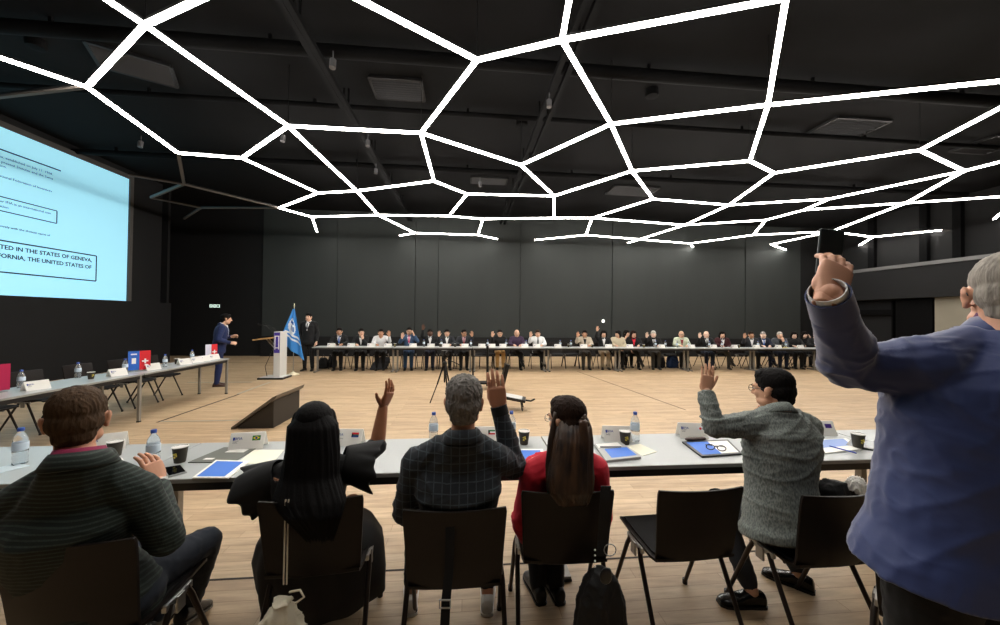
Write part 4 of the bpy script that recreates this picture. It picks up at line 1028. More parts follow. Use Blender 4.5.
# (u, v of head top, label, options)
FAR=[
(339,328.5,'man in a black suit with blue tie, first seat from the flag',dict(top=BLK,shirt=WSH,tie=TB,pants=DTR,skin_c=MSK),('table','table'),{}),
(361,329.5,'man in a black suit and white shirt with a beard, second seat from the flag',dict(top=BLK,shirt=WSH,pants=DTR,skin_c=LSK),('chin','table'),dict(headturn=.3)),
(381,332,'man in a white shirt bending forward with one hand up, third seat from the flag',dict(top=WSH,pants=DTR,skin_c=MSK,jcollar=True),('up','table'),dict(lean=.25)),
(409,328,'man with glasses, grey blue jacket and pink tie',dict(top=cloth('steel blue wool','3a5372'),shirt=WSH,tie=TP,pants=JEAN,skin_c=LSK,glass=M_blk,hair_k='short'),('temple','mid'),{}),
(430,334,'man in a black suit raising his arm high beside the pink tie man',dict(top=BLK,shirt=WSH,pants=NTR,skin_c=DSK,hair_k='crop'),('table','high'),{}),
(447,330.5,'man in a charcoal suit and pale shirt raising a hand behind the tripod',dict(top=CHAR,shirt=WSH,pants=DTR,skin_c=LSK),('table','up'),{}),
(464,331.5,'man with dark glasses and charcoal suit raising a hand',dict(top=CHAR,shirt=cloth('pink cotton','c9a2a8'),tie=TR,pants=DTR,skin_c=MSK,glass=M_blk),('up','table'),dict(headturn=.3)),
(500,331.5,'person in a black top and khaki trousers raising a hand',dict(top=BLK,pants=KHA,skin_c=LSK,glass=M_blk),('table','up'),{}),
(517,332.5,'bald man in a dark purple shirt with folded hands and crossed legs',dict(top=cloth('purple shirt','3a2840'),pants=DTR,skin_c=LSK,hair_k='fringe',hair_c='6a5a4e'),('table','table'),dict(cross=True)),
(538,331.5,'man in a white shirt with black lanyard raising his bent arm',dict(top=WSH,tie=TK,pants=DTR,skin_c=LSK,hair_c='3a2a20'),('table','up'),dict(cross=True)),
(585,333,'man in a pale beige jacket over black raising his bent arm',dict(top=cloth('beige jacket','b8ab98'),shirt=BLK,pants=GTR,skin_c=MSK),('table','up'),{}),
(604,334.5,'woman in a black jacket over white top raising her arm highest of all',dict(top=BLK,shirt=WSH,pants=cloth('beige trousers','9a8a72'),skin_c=LSK,fem=True,hair_k='bob'),('table','high'),{}),
(618,334.5,'woman in a cream jacket turned sideways toward her neighbour',dict(top=cloth('cream jacket','cbbfa4'),pants=BLK,skin_c=LSK,fem=True,hair_k='bob'),('lap','table'),dict(headturn=-.9,lean=.12)),
(627,335,'woman with dark hair turned left toward the one in the cream jacket',dict(top=cloth('patterned grey blouse','4a423e',noise_s=30,noise_a=.5),pants=DTR,skin_c=LSK,fem=True,hair_k='long'),('table','chin'),dict(headturn=.8,dy=.48)),
(634,336,'woman in a red top under a black jacket with crossed legs',dict(top=BLK,shirt=cloth('red knit','c01c30'),pants=DTR,skin_c=LSK,fem=True,hair_k='long',hair_c='2a1a14'),('table','lap'),dict(cross=True,headturn=.2)),
(654,333.5,'white-haired man in a black suit raising a hand',dict(top=BLK,shirt=WSH,tie=TK,pants=GTR,skin_c=PSK,hair_k='short',hair_c='cfcac2'),('table','up'),{}),
(682,335,'grey bald man in a pale shirt with a dark red scarf',dict(top=cloth('pale green shirt','b9bfa8'),shirt=TR,pants=DTR,skin_c=LSK,hair_k='fringe',hair_c='8f8a84',glass=M_blk),('table','table'),{}),
(707,333.5,'bald man in a dark suit with a tie raising a hand',dict(top=BLK,shirt=WSH,tie=TK,pants=NTR,skin_c=PSK,hair_k='fringe',hair_c='a89a8c'),('table','up'),{}),
(723,334,'woman with short dark hair and a dark red jacket',dict(top=cloth('dark red jacket','3a1218'),shirt=WSH,pants=GTR,skin_c=LSK,fem=True,hair_k='bob'),('lap','table'),dict(cross=True)),
(752,334.5,'man in a dark grey suit raising a hand beside the far table leg',dict(top=CHAR,shirt=WSH,pants=DTR,skin_c=MSK,hair_c='2a1f18'),('table','up'),{}),
(764,334,'grey-haired man in a navy suit and blue tie with folded arms on the table',dict(top=NAVY,shirt=WSH,tie=TB,pants=NTR,skin_c=PSK,hair_k='crop',hair_c='8a8580'),('table','table'),dict(cross=True)),
(780,335,'white-haired man in a grey suit leaning over yellow paper',dict(top=GREY,shirt=BLK,pants=NTR,skin_c=LSK,hair_k='short',hair_c='b8b2aa'),('chin','table'),dict(lean=.1)),
(795,334,'dark-haired woman in black near the end of the far row',dict(top=BLK,pants=DTR,skin_c=PSK,fem=True,hair_k='bob'),('table','table'),{}),
(804,337,'person in black leaning their face on one hand at the end of the far row',dict(top=BLK,pants=DTR,skin_c=PSK,fem=True,hair_k='long'),('temple','table'),dict(lean=.15,headturn=.4,dy=.48)),
(817,337,'last person of the far row, half hidden by the raised blue sleeve',dict(top=BLK,pants=DTR,skin_c=LSK,hair_k='short'),('table','table'),dict(headturn=.5)),
]
YP=11.82
for i,(u,v,lab,o,arms,po) in enumerate(FAR):
    po=dict(po); dy=po.pop('dy',0)
    Y=YP+dy
    h=PY(u,v,Y-.05); k=(h.z-.45)/(1.405-.45)
    k=max(.80,min(1.0,k)); 
    arms=(arms[0],arms[1])
    J=seated(h.x,Y,PI-math.atan2(h.x-.5,Y)*.6,k=k*1.0,arms=arms,scale=.92,legx=.10,**po)
    # local right hand is the viewer's left when facing the camera
    person(lab,(h.x,Y,0),J,group='delegates along the far tables' if False else None,hands=J['hands'],hk=1.0,w=.9,**o)
    if i!=13: chair(h.x,Y+.05,PI,'far chair under the '+' '.join(lab.split(',')[0].split()[:12]),G4)
for u in (481,487,557,571,668,742):
    chair(PY(u,340,11.87).x,11.87,PI,'empty dark chair between people on the far side',G4)
# ------------------------------------------------------------------ standing people
def standing(X,Y,rz,k=1.0,lean=0,headturn=0,tilt=0,arms=None):
    c,s=math.cos(rz),math.sin(rz)
    W=lambda p:Vector((X+c*p[0]-s*p[1],Y+s*p[0]+c*p[1],p[2]*k)); D=lambda p:Vector((c*p[0]-s*p[1],s*p[0]+c*p[1],p[2]))
    ly=lambda z:(z-.95)*lean
    J={'pelvis':W((0,0,.95)),'waist':W((0,ly(1.12),1.12)),'chest':W((0,-.01+ly(1.33),1.33)),'neck':W((0,-.02+ly(1.5),1.505)),'head':W((0,.03+ly(1.65),1.645))}
    for q,g in(('L',-1),('R',1)):
        J['sh'+q]=W((g*.18,-.015+ly(1.44),1.44)); J['hip'+q]=W((g*.085,0,.92)); J['kn'+q]=W((g*.10,.015,.50)); J['an'+q]=W((g*.11,-.02,.078)); J['ft'+q]=D((g*.2,1,0))
        e,w_,d,p=(arms or {}).get(q,((.24,-.03,1.15),(.25,.06,.90),(0,.1,-1),(-1,0,0)))
        J['el'+q]=W((g*e[0],e[1],e[2])); J['wr'+q]=W((g*w_[0],w_[1],w_[2])); J['hd'+q]=D((g*d[0],d[1],d[2])); J['pm'+q]=D((g*p[0],p[1],p[2]))
    J['face']=D((math.sin(-headturn),math.cos(headturn),-tilt)); return J
J=standing(-4.62,11.32,PI,.96)
person('man in a black suit standing stiffly beside the blue flag',(-4.62,11.32,0),J,top=BLK,shirt=WSH,tie=GREY,pants=DTR,skin_c=LSK,hem=.14)
fx_=[(.27,.02,1.20),(.16,.28,1.20),(-.3,1,.25),(-.6,0,-.6)]
J=standing(-5.62,8.94,-1.05,.93,lean=.14,headturn=.15,tilt=.1,arms={'L':((.27,.02,1.17),(.12,.24,1.20),(-.3,1,.3),(-.8,0,-.4)),'R':((.27,.0,1.15),(.12,.22,1.06),(-.3,1,-.1),(-.8,0,-.4))})
person('man in a navy suit standing smiling at the end of the side table',(-5.62,8.94,0),J,top=cloth('navy suit','182650'),shirt=WSH,tie=TB,pants=cloth('navy suit trousers','14204a'),skin_c=LSK,hem=.12,hair_c='0e0c0b',shoe_c=mat('brown shoe','3a2218',.35))
# bags under the far tables
def bag(u,v,w,d,h,col,lab,lean=0):
    p=PZ(u,v,0); t=thing('bag',lab,'bag',(p.x,p.y+.1,0),.2)
    m=MB(); R=[]
    for z,k in[(.0,.85),(.04,1),(h*.5,1.0),(h*.85,.8),(h,.45)]:
        R.append(ringz(Vector((lean*z,0,z)),w/2*k,d/2*k,Vector((1,0,0)),Vector((0,1,0)),3,20))
    m.rings(R); me=remesh(m,.015,2); wrinkle(me,.012,8); me_=me; setm(me_,[mat('bag '+col,col,.8)]); 
    o=bpy.data.objects.new('bag_body',me_); COL.objects.link(o); o.parent=t
    m=MB(); m.tube([(lean*h-.05,0,h*.95),(lean*h,0,h+.09),(lean*h+.05,0,h*.95)],.01,8); obj('handle',m,M_blk,t,world=False,smooth=True)
    m=MB(); m.box((lean*h*.4,-d/2-.002,h*.35),(w*.6,.03,h*.4)); obj('front_pocket',m,mat('bag '+col,col,.8),t,world=False,bevel=.012)
bag(322,369,.3,.2,.34,'101010','small black bag on the floor near the man by the flag')
bag(331,368,.28,.2,.36,'1c1d1f','dark grey rucksack on the floor under the first far table')
bag(377,370,.5,.22,.38,'33353a','grey slumped rucksack under the table below the white shirt man',.5)
bag(660,368,.45,.28,.42,'101218','black rucksack under the table right of the white-haired man')
bag(674,368,.42,.28,.42,'1c3157','navy blue rucksack beside the black one under the table')

p=PY(778,342,11.35); m=MB(); m.box((0,0,.006),(.3,.2,.01)); o=obj('yellow_folder',m,mat('yellow paper','d9c77e',.6)); o.matrix_basis=Matrix.Translation((p.x+.05,11.22,.731))@Matrix.Rotation(.3,4,'Z'); tag(o,'yellow folder on the table before the grey suited man','folder')
# ================================================================== NEAR PEOPLE
def pattern_mat(name,base,line,fx=None,fz=None,wid=.1,rough=.85,mel=None,dist=0,rz=0,bump=.3):
    M=mat(name,base,rough,sheen=.04); N,L,B=nodes(M)
    tc=N.new('ShaderNodeTexCoord'); mp=N.new('ShaderNodeMapping'); mp.inputs['Rotation'].default_value=(0,0,rz); L.new(tc.outputs['Object'],mp.inputs[0]); sx=N.new('ShaderNodeSeparateXYZ')
    src=mp.outputs[0]
    if dist:
        n=N.new('ShaderNodeTexNoise'); n.inputs['Scale'].default_value=3; n.inputs['Detail'].default_value=1; L.new(src,n.inputs['Vector'])
        ml=N.new('ShaderNodeVectorMath'); ml.operation='SCALE'; ml.inputs['Scale'].default_value=dist; L.new(n.outputs['Color'],ml.inputs[0])
        ad=N.new('ShaderNodeVectorMath'); L.new(src,ad.inputs[0]); L.new(ml.outputs[0],ad.inputs[1]); src=ad.outputs[0]
    L.new(src,sx.inputs[0]); outs=[]
    for f,ax in((fx,0),(fz,2)):
        if not f: continue
        a=N.new('ShaderNodeMath'); a.operation='MULTIPLY'; a.inputs[1].default_value=f; L.new(sx.outputs[ax],a.inputs[0])
        b=N.new('ShaderNodeMath'); b.operation='FRACT'; L.new(a.outputs[0],b.inputs[0])
        c=N.new('ShaderNodeMath'); c.operation='LESS_THAN'; c.inputs[1].default_value=wid; L.new(b.outputs[0],c.inputs[0]); outs.append(c.outputs[0])
    if len(outs)==2:
        mxx=N.new('ShaderNodeMath'); mxx.operation='MAXIMUM'; L.new(outs[0],mxx.inputs[0]); L.new(outs[1],mxx.inputs[1]); o=mxx.outputs[0]
    elif outs: o=outs[0]
    nz=N.new('ShaderNodeTexNoise'); nz.inputs['Scale'].default_value=mel or 160; nz.inputs['Detail'].default_value=3
    mp2=N.new('ShaderNodeMapping'); mp2.inputs['Scale'].default_value=(1,1,.35); L.new(tc.outputs['Object'],mp2.inputs[0]); L.new(mp2.outputs[0],nz.inputs['Vector'])
    if not outs:
        r=N.new('ShaderNodeValToRGB'); r.color_ramp.elements[0].position=.38; r.color_ramp.elements[1].position=.62; L.new(nz.outputs['Fac'],r.inputs[0]); o=r.outputs[0]
    else:
        q=N.new('ShaderNodeMath'); q.operation='MULTIPLY'; L.new(o,q.inputs[0]); L.new(nz.outputs['Fac'],q.inputs[1]); q2=N.new('ShaderNodeMath'); q2.operation='MULTIPLY'; q2.inputs[1].default_value=1.5; L.new(q.outputs[0],q2.inputs[0]); o=q2.outputs[0]
    x=N.new('ShaderNodeMix'); x.data_type='RGBA'; x.inputs[6].default_value=lin(base); x.inputs[7].default_value=lin(line); L.new(o,x.inputs[0]); L.new(x.outputs[2],B.inputs['Base Color'])
    u=N.new('ShaderNodeBump'); u.inputs['Strength'].default_value=bump; u.inputs['Distance'].default_value=.0015; L.new(nz.outputs['Fac'],u.inputs['Height']); L.new(u.outputs[0],B.inputs['Normal'])
    return M
def D3(J,k,u,v,d): J[k]=PD(u,v,d)
def wmat(): pass
def tress(name,rings,M_,root,nr=15,amp=.045,seed=0,seg=120,T=None):
    """falling hair: rings = (centre, right half-width, depth half-width); ridged like strands"""
    m=MB(); out=[]
    # interpolate rings
    K=[]
    n=len(rings)
    for i in range(n-1):
        for q in range(6):
            t=q/6; K.append((rings[i][0].lerp(rings[i+1][0],t),rings[i][1]*(1-t)+rings[i+1][1]*t,rings[i][2]*(1-t)+rings[i+1][2]*t))
    K.append(rings[-1])
    rx=Vector((1,0,0));fy=Vector((0,1,0))
    if T is not None: rx=T[0];fy=T[1]
    for i,(c,a,b) in enumerate(K):
        ring=[]; tt=i/len(K)
        for j in range(seg):
            th=2*PI*j/seg; p=Vector((math.cos(th)*nr*.5,math.sin(th)*nr*.5,tt*1.4+seed))
            g=noise.noise(p)*amp*2.2+noise.noise(p*2.7+Vector((5,0,0)))*amp*1.3
            e=1+g*(min(1,tt*4+.15))
            ring.append(c+rx*(math.cos(th)*a*e)+fy*(math.sin(th)*b*e)+Vector((0,0,noise.noise(p*1.5)*.04*tt**3)))
        out.append(ring)
    m.rings(out); return obj(name,m,M_,root,smooth=True)
# ---------------------------------------------------------------- woman in black
J=seated(-.765,1.93,.06,k=.86,arms=('lap','lap'),scale=.95,legx=.12,kn_fw=.40,an_fw=.30)
J['head']=PD(314,428,1.84); J['neck']=PD(314,458,1.82); J['face']=Vector((-.35,1,-.05))
J['shL']=PD(281,476,1.84); J['shR']=PD(346,470,1.86)
J['elR']=PD(377,446,2.02); J['wrR']=PD(383,407,2.06); J['hdR']=PD(398,375,2.06)-PD(383,407,2.06); J['pmR']=Vector((-.9,.55,.3))
BLKD=cloth('black crepe dress','070709',rough=.8,sheen=.03)
r=person('woman with long black hair and black ruffled sleeves raising her bare arm',(-.765,1.93,0),J,fine=True,fem=True,skin_c='a06a4a',hair_k='long',hair_c='070505',top=BLKD,top_kind='dress_top',hands=('relaxed','up'),jcollar=False,cuff=.95,wr=.003,top_off=.012,pants=None,boot=0)
root=r['root']
HB=hairm('070505')
c=lambda u,v,d:PD(u,v,d)
tress('long_hair',[(c(313,412,1.80),.06,.05),(c(313,425,1.79),.118,.085),(c(313,450,1.76),.125,.085),(c(310,475,1.72),.135,.07),(c(309,500,1.64),.165,.05),(c(312,515,1.60),.13,.035),(c(320,538,1.60),.06,.018)],HB,root,nr=16,amp=.035,seed=2,T=(CR,CF))
def ruffle(name,a,b,r0,r1,M_,root,n=5,amp=.13,seed=0,layers=2):
    a=Vector(a);b=Vector(b)
    for l in range(layers):
        ax=(b-a).normalized(); x,y=frame(ax); R=[]; seg=144; st=16
        for i in range(st+1):
            t=i/st; rr=r0+(r1*(1-.25*l)-r0)*t**.8; cc=a.lerp(b,t*(1-.25*l)); ring=[]
            for j in range(seg):
                th=2*PI*j/seg; q=noise.noise(Vector((math.cos(th)*n*.32,math.sin(th)*n*.32,seed+l*3+t*.5)))*1.7
                w=math.sin(th*n+q*2.5+l)*.6+q*.7; k=1+amp*w*t**1.3
                ring.append(cc+(x*math.cos(th)+y*math.sin(th))*rr*k+ax*(w*.022*t))
            R.append(ring)
        Rb=[[p-(p-a.lerp(b,.3)).normalized()*.004 for p in ring] for ring in reversed(R)]
        m=MB(); m.rings(R+Rb,cap=False,closed=True); obj(name,m,M_,root,smooth=True)
ruffle('ruffled_sleeve',PD(342,462,1.84),PD(374,466,1.90),.075,.125,BLKD,root,seed=3)
ruffle('ruffled_sleeve',PD(283,474,1.82),PD(252,490,1.82),.075,.120,BLKD,root,seed=11)
# skirt: folds over the seat
m=MB(); R=[]
for cc,a,b_ in [((-.77,1.97,.70),.13,.11),((-.77,2.0,.58),.20,.19),((-.77,2.06,.50),.285,.27),((-.77,2.10,.40),.33,.29),((-.77,2.13,.24),.34,.27),((-.77,2.15,.12),.33,.25)]:
    ring=[]
    for j in range(96):
        th=2*PI*j/96; w=noise.noise(Vector((math.cos(th)*3,math.sin(th)*3,cc[2]*1.5)))*.14*(1-(cc[2]-.12)/.6); ring.append(Vector(cc)+Vector((math.cos(th)*a*(1+w),math.sin(th)*b_*(1+w),0)))
    R.append(ring)
m.rings(R); obj('skirt',m,BLKD,root,smooth=True)
# ---------------------------------------------------------------- man in plaid jacket
PLA=pattern_mat('dark plaid wool','1f242a','414b53',fx=27,fz=25,wid=.12,mel=260)
J=seated(-.02,1.80,.02,k=.97,arms=('lap','up'),legx=.17,kn_fw=.42,an_fw=.32)
J['head']=PD(464,403,1.70); J['neck']=PD(463,434,1.66); J['chest']=PD(459,485,1.70); J['face']=Vector((.05,1,-.05))
J['shL']=PD(418,463,1.70); J['shR']=PD(494,458,1.74)
J['elL']=PD(404,512,1.74); J['wrL']=PD(425,515,1.98); J['hdL']=Vector((.3,1,0)); 
J['elR']=PD(514,466,1.86); J['wrR']=PD(499,408,1.88); J['hdR']=PD(494,368,1.86)-PD(499,408,1.88); J['pmR']=Vector((.1,1,-.1))
for s,u in(('L',412),('R',487)):
    p=PZ(u,602,0); J['an'+s]=Vector((p.x,p.y-.03,.08)); J['kn'+s]=Vector((p.x+(.02 if s=='L' else -.02),2.26,.50))
r=person('grey-haired man in a dark plaid jacket raising his open right hand',(-.02,1.80,0),J,fine=True,skin_c='b98468',hair_k='messy',hair_c='7c7874',top=PLA,pants=cloth('dark trousers','101318'),hands=('relaxed','together'),wr=.007,wr_f=4.5,wr_st=(1,1,1.7),cuff=.02,shoe_c=mat('white sneaker','d8d6d0',.5),sole=mat('white sole','eeece6',.5),aw=1.05,w=1.06,jcollar=True,low=.12,hand_s=1.12)
root=r['root']
m=MB(); e=J['wrR'];d=(J['elR']-e).normalized(); m.tube([e-d*.012,e+d*.035],[.043,.044],20,rnd=False); obj('cuff',m,BLK,root,auto=40)
# ---------------------------------------------------------------- woman in red
RED=cloth('red knit','a81c1e',rough=.95,bump_s=260,bump_a=.5)
J=seated(.52,1.93,-.02,k=.86,arms=('lap','lap'),scale=.95,legx=.06,kn_fw=.40,an_fw=.33)
J['head']=PD(567,421,1.88); J['neck']=PD(566,452,1.86); J['face']=Vector((-.62,1,-.10))
J['shL']=PD(535,474,1.86); J['shR']=PD(594,470,1.88)
J['elL']=PD(523,520,1.86); J['elR']=PD(600,515,1.88); J['wrL']=PD(533,548,2.05); J['wrR']=PD(590,545,2.05)
for s,u in(('L',536),('R',554)):
    p=PZ(u,590,0); J['an'+s]=Vector((p.x,p.y-.05,.08)); J['kn'+s]=Vector((p.x+.0,2.28,.50)); J['ft'+s]=Vector((-.15,1,0))
r=person('woman in a red sweater with glasses and long brown hair tied half up',(.52,1.93,0),J,fine=True,fem=True,skin_c='d0a184',hair_k='short',hair_c='2a1c15',top=RED,top_kind='sweater',pants=cloth('black leggings','0c0c0e'),hands=('relaxed','relaxed'),wr=.004,cuff=.03,top_off=.024,glass=M_steel,boot=.2,jcollar=True,w=1.02)
root=r['root']; HBR=mat('brown streaked hair','1c1410',.42,noise_s=26,noise_a=1,col2='4a3424',stretch=(1,1,.06),bump_s=140,bump_a=.6,bdist=.003)
tress('long_hair',[(c(571,410,1.90),.05,.05),(c(572,418,1.86),.080,.075),(c(573,427,1.83),.090,.078),(c(573,438,1.80),.095,.075),(c(572,458,1.76),.10,.06),(c(571,478,1.72),.11,.04),(c(572,492,1.70),.10,.03),(c(574,502,1.70),.07,.015)],HBR,root,nr=18,amp=.04,seed=5,T=(CR,CF))
tress('side_lock',[(c(556,412,1.84),.012,.01),(c(551,440,1.80),.016,.012),(c(549,465,1.77),.018,.012),(c(549,488,1.74),.014,.008),(c(550,497,1.74),.005,.004)],HBR,root,nr=5,amp=.05,seed=9,seg=24,T=(CR,CF))
m=MB(); m.tube([c(584,416,1.80),c(581,421,1.775),c(588,424,1.80)],[.012,.017,.012],12); obj('hair_tie',m,HBR,root,smooth=True)
tress('pony_tail',[(c(583,420,1.765),.018,.014),(c(584,440,1.75),.026,.02),(c(583,465,1.73),.032,.02),(c(580,485,1.70),.028,.014),(c(578,500,1.69),.012,.006)],HBR,root,nr=7,amp=.06,seed=21,seg=40,T=(CR,CF))
# ---------------------------------------------------------------- man in grey jacket
GRJ=pattern_mat('grey linen weave','7d847f','545a57',mel=150,bump=.5)
J=seated(1.72,1.84,.12,k=.97,lean=.12,arms=('up','chin'),legx=.13,kn_fw=.42,an_fw=.35)
J['pelvis']=PD(782,520,1.98); J['waist']=PD(780,482,2.02); J['chest']=PD(781,447,2.06); J['neck']=PD(777,410,2.08); J['head']=PD(773,390,2.16); J['face']=Vector((-.42,.94,-.08))
J['hipL']=J['pelvis']+Vector((-.085,.02,-.02)); J['hipR']=J['pelvis']+Vector((.085,.02,-.02))
J['shL']=PD(757,424,2.06); J['shR']=PD(807,428,2.10)
J['elL']=PD(714,428,2.04); J['wrL']=PD(706,391,2.14); J['hdL']=PD(709,364,2.16)-PD(706,391,2.14); J['pmL']=Vector((.15,1,0))
J['elR']=PD(790,446,2.42); J['wrR']=PD(759,421,2.36); J['hdR']=PD(749,399,2.30)-PD(759,421,2.36); J['pmR']=Vector((.2,-1,.2))
p=PZ(742,606,0); J['anL']=Vector((p.x+.06,p.y-.0,.08)); J['knL']=J['anL']+Vector((-.05,.22,.42)); J['ftL']=Vector((-1,.15,0))
p=PZ(790,588,0); J['anR']=Vector((p.x+.06,p.y,.08)); J['knR']=J['anR']+Vector((0,.18,.42)); J['ftR']=Vector((-.6,.7,0))
GRT=cloth('dark grey trousers','25272b')
r=person('man in a grey linen jacket seated turned left, raising his left hand',(J['pelvis'].x,J['pelvis'].y,0),J,fine=True,skin_c='cf9d7e',hair_k='short',hair_c='100d0c',top=GRJ,pants=GRT,hands=('open','relaxed'),wr=.010,wr_f=4.2,wr_st=(.7,.7,2.3),hem=.075,flare=.02,glass=M_blk,w=1.05,aw=1.0,top_off=.022,low=.10,cuff=.02,hand_s=.92,shoe_c=mat('polished black shoe','0c0c0d',.18))
root=r['root']; T=r['T']
m=MB(); R=[] 
# ---------------------------------------------------------------- man in green shirt
GRN=pattern_mat('dark green ribbed cloth','141d19','323e38',fz=62,wid=.35,mel=220,dist=.06)
J=seated(-1.45,1.62,-.04,k=.98,arms=('lap','lap'),legx=.2)
J['head']=PD(77,420,1.40); J['neck']=PD(80,458,1.36); J['chest']=PD(72,520,1.40); J['waist']=PD(72,565,1.44); J['face']=Vector((-.62,.8,-.05))
J['shL']=PD(10,508,1.37); J['shR']=PD(136,492,1.46)
J['elL']=PD(-30,575,1.42); J['wrL']=PD(-10,540,1.75)
J['elR']=PD(166,541,1.52); J['wrR']=PD(159,482,1.74); J['hdR']=PD(147,450,1.76)-PD(159,482,1.74); J['pmR']=Vector((-.9,.4,-.2))
J['knR']=PD(206,541,1.84); J['anR']=PD(190,602,1.90); J['ftR']=Vector((-.1,1,-.35)); J['knL']=J['hipL']+Vector((-.06,.45,-.02)); J['anL']=Vector((J['knL'].x,J['knL'].y,.075))
r=person('man in a dark green ribbed shirt with short brown hair, one hand on the table',(-1.45,1.62,0),J,fine=True,skin_c='c08a6c',hair_k='short',hair_c='4a3828',top=GRN,top_kind='shirt',pants=cloth('dark navy jeans','121a26'),hands=('relaxed','hold'),wr=.004,cuff=.05,w=1.1,aw=1.1,jcollar=False,shirt_collar=None,hem=.12)
root=r['root']; MAG=cloth('magenta cotton','7d1740')
collar(J,GRN,root,r=.072,h=.022,name='collar',th=.006)
collar(J,MAG,root,r=.062,h=.034,name='inner_collar',th=.004)
m=MB(); e=J['wrR'];d=(J['hdR']).normalized(); x_,y_=frame(d); m.rings([[e+d*dz+(x_*math.cos(t*PI/12)*.037+y_*math.sin(t*PI/12)*.030) for t in range(24)] for dz in(-.012,-.008,.008,.012)]); w_=obj('wristwatch',m,M_steel,root,auto=50)
m=MB(); q=e+(CR*.8-CF*.6).normalized()*.034; m.tube([q,q+(CR*.8-CF*.6).normalized()*.008],[.019,.018],20,rnd=False); obj('watch_face',m,mat('watch dial','d8d8d4',.2),w_,auto=40)
# ---------------------------------------------------------------- standing man in blue
BLU=cloth('blue wool suit','25366a',rough=.62,noise_s=5,noise_a=.12,sheen=.4,bump_s=500,bump_a=.15)
J=standing(1.50,.95,-.5,1.064,headturn=.0)
J['pelvis']=Vector((1.50,.97,1.03)); J['waist']=Vector((1.51,.96,1.20)); J['chest']=Vector((1.54,.94,1.42)); J['neck']=PD(1010,326,1.07); J['head']=PD(1009,296,1.07)
J['shL']=PD(928,366,1.10); J['shR']=J['neck']*2-J['shL']+Vector((0,-.02,-.24)); J['shR']=Vector((1.78,.80,1.53))
J['elL']=PD(850,367,1.20); J['wrL']=PD(828,295,1.02); J['hdL']=PD(844,246,1.08)-PD(828,293,1.02); J['pmL']=CF-CU*.25
J['hipL']=J['pelvis']+Vector((-.10,0,-.03)); J['hipR']=J['pelvis']+Vector((.10,-.02,-.03))
J['hup']=Vector((.0,-.06,1)); J['face']=Vector((.72,.70,-.08))
r=person('tall grey-haired man in a blue suit standing and holding up a phone',(1.50,.95,0),J,fine=True,skin_c='d09a7e',hair_k='crop',hair_c='9a938a',top=BLU,pants=cloth('black suit trousers','050608'),hands=('hold','relaxed'),wr=.009,wr_f=4.2,wr_st=(1.1,1.1,1.7),hem=.13,flare=.03,w=1.22,aw=1.30,hand_s=1.13,belly=.02,lw=1.25,cuff=.03,jcollar=False,glass=M_blk,thick=1.12,vox=.009,top_off=.024)
root=r['root']
collar(J,BLU,root,r=.072,h=.026,name='collar',th=.008); collar(J,cloth('purple shirt collar','5a1a4c'),root,r=.064,h=.040,name='shirt_collar',th=.004)
m=MB(); e=J['wrL'];d=(J['elL']-e).normalized(); 
def ringshell(e,d,a,b,r0,r1,th,name,M_):
    x,y=frame(d); m=MB(); Q=lambda t,r:[e+d*t+x*math.cos(k*PI/16)*r+y*math.sin(k*PI/16)*r for k in range(32)]
    m.rings([Q(a,r0-th),Q(a,r0),Q((a+b)/2,(r0+r1)/2),Q(b,r1),Q(b,r1-th)],cap=False,closed=True); return obj(name,m,M_,root,auto=50)
ringshell(e,d,-.022,.05,.0425,.044,.003,'shirt_cuff',WSH)
sl=ringshell(e,d,-.006,.085,.0505,.055,.003,'sleeve_hem',BLU)
for k in range(3):
    m=MB(); q=J['wrL']+d*(.03+.022*k)-CR*.052-CF*.012; m.ell(q,(.006,.006,.006),seg=10,st=6); obj('button',m,M_blk,sl,smooth=True)
ph=thing('mobile_phone','dark phone held up in the hand of the man in blue','phone',PD(831,250,1.14))
A=Matrix.Rotation(.10,3,CF)@Matrix((CR,CF,CU)).transposed()
m=MB(); m.box(PD(830,252,1.13),(.076,.010,.14),A); obj('phone_body',m,mat('phone slate','2c3336',.35),ph,bevel=.004)
m=MB(); m.box(PD(830,252,1.13)+CF*.0055,(.066,.001,.118),A); obj('display',m,M_glass,ph)
# ---------------------------------------------------------------- bags and straps
BAGB=mat('black nylon','0b0b0c',.7,bump_s=60,bump_a=.6,bdist=.004)
def sack(name,label,loc,prof,M_,vox=.008,wr=.01,fold=5,cat='bag'):
    t=thing(name,label,cat,loc); m=MB(); R=[]
    for z,a,b_,dx in prof: R.append(ringz(Vector((dx,0,z)),a,b_,Vector((1,0,0)),Vector((0,1,0)),2.2,28))
    m.rings(R); me=remesh(m,vox,2); wrinkle(me,wr,fold,(1.6,1.6,.5),4); wrinkle(me,wr*.4,18,(1,1,.6),9); setm(me,[M_]); o=bpy.data.objects.new('bag_body',me); COL.objects.link(o); o.parent=t; return t
bp=PD(602,560,1.66)
t=sack('backpack','black backpack hanging by its strap from the chair of the woman in red',(bp.x,bp.y,.30),[(-.20,.09,.05,0),(-.18,.125,.075,0),(-.05,.125,.08,0),(.08,.105,.07,0),(.16,.075,.05,.0),(.20,.035,.03,.0)],BAGB)
m=MB(); q=[PD(606,486,1.71),PD(605,500,1.695),PD(603,540,1.69),PD(602,556,1.67)]; R=[[p+CR*.024-CF*.002,p-CR*.024-CF*.002,p-CR*.024+CF*.003,p+CR*.024+CF*.003] for p in q]; m.rings(R); obj('strap',m,BAGB,t)
m=MB(); m.ell(PD(606,576,1.575),(.028,.010,.036),seg=14); obj('round_tag',m,mat('dark tag','1d1e20',.35),t,smooth=True)
for k in range(4):
    m=MB(); m.ell(PD(595,550+5.5*k,1.60),(.0045,.0045,.0045),seg=8,st=6); obj('bead',m,M_white,t,smooth=True)
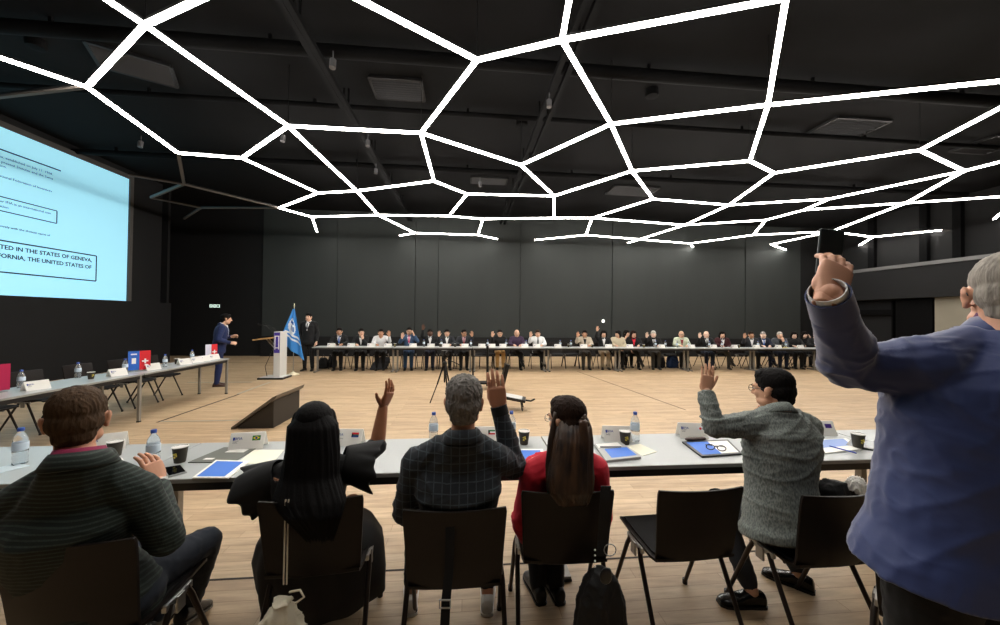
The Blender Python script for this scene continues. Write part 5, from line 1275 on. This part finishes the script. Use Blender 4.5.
m=MB(); pr=[PD(610+6*math.cos(k*PI/6),550+6*math.sin(k*PI/6),1.60) for k in range(12)]
for k in range(12): m.tube([pr[k],pr[(k+1)%12]],.0022,6,rnd=False)
obj('key_ring',m,M_steel,t,smooth=True)
TOTE=mat('cream canvas','cfc6b0',.9,bump_s=300,bump_a=.3)
tp=PD(281,606,1.52)
t=sack('drawstring_bag','cream cloth drawstring bag hanging from the chair of the woman in black',(tp.x,tp.y,.355),[(-.15,.07,.05,0),(-.12,.105,.06,0),(-.03,.10,.06,0),(.05,.055,.045,0),(.085,.028,.028,0),(.10,.045,.035,0)],TOTE,wr=.013,fold=9)
m=MB()
q=[PD(287,500,1.605),PD(286,540,1.595),PD(285,584,1.54)]; 
for dx in(-.006,.007): m.tube([p+CR*dx for p in q],.0035,8)
obj('cord',m,TOTE,t,smooth=True)
m=MB(); m.tube([PD(290,592,1.48),PD(300,590,1.47),PD(304,597,1.46),PD(296,603,1.455)],.0045,8); obj('bow',m,TOTE,t,smooth=True)
t=thing('lanyard_strap','black strap with a silver buckle hanging from the plaid jacket man’s chair','strap',PD(447,516,1.56))
m=MB(); q=[PD(450,509,1.575),PD(450,540,1.545),PD(449,570,1.53),PD(446,600,1.50),PD(444,640,1.48)]; m.rings([[p+CR*.019,p-CR*.019,p-CR*.019+CF*.003,p+CR*.019+CF*.003] for p in q]); obj('webbing',m,M_pad,t)
m=MB(); b0=PD(445,604,1.49); A=Matrix((CR,CF,CU)).transposed()
for s in(-1,1): m.box(b0+CU*(s*.016),(.048,.006,.005),A); m.box(b0+CR*(s*.022),(.005,.006,.034),A)
obj('buckle',m,M_steel,t,bevel=.001)
# dark handbag and tissue beside the blue man
p=PD(838,486,2.05); t=sack('handbag','black handbag resting between the grey jacket man and the blue suit',(p.x,p.y,.70),[(-.22,.13,.06,0),(-.18,.15,.08,0),(-.06,.14,.08,0),(.02,.10,.06,-.02),(.05,.05,.04,-.02)],BAGB)

p=PD(857,485,2.0); t=sack('tissue','crumpled white tissue poking out beside the black handbag','' or (p.x,p.y,p.z),[(-.035,.02,.02,0),(-.02,.04,.035,0),(.01,.045,.035,0),(.035,.02,.02,0)],M_white,vox=.004,wr=.012,fold=22,cat='tissue')
w=bpy.data.worlds.new('world'); SC.world=w; w.use_nodes=True; w.node_tree.nodes['Background'].inputs[0].default_value=(.02,.02,.022,1)
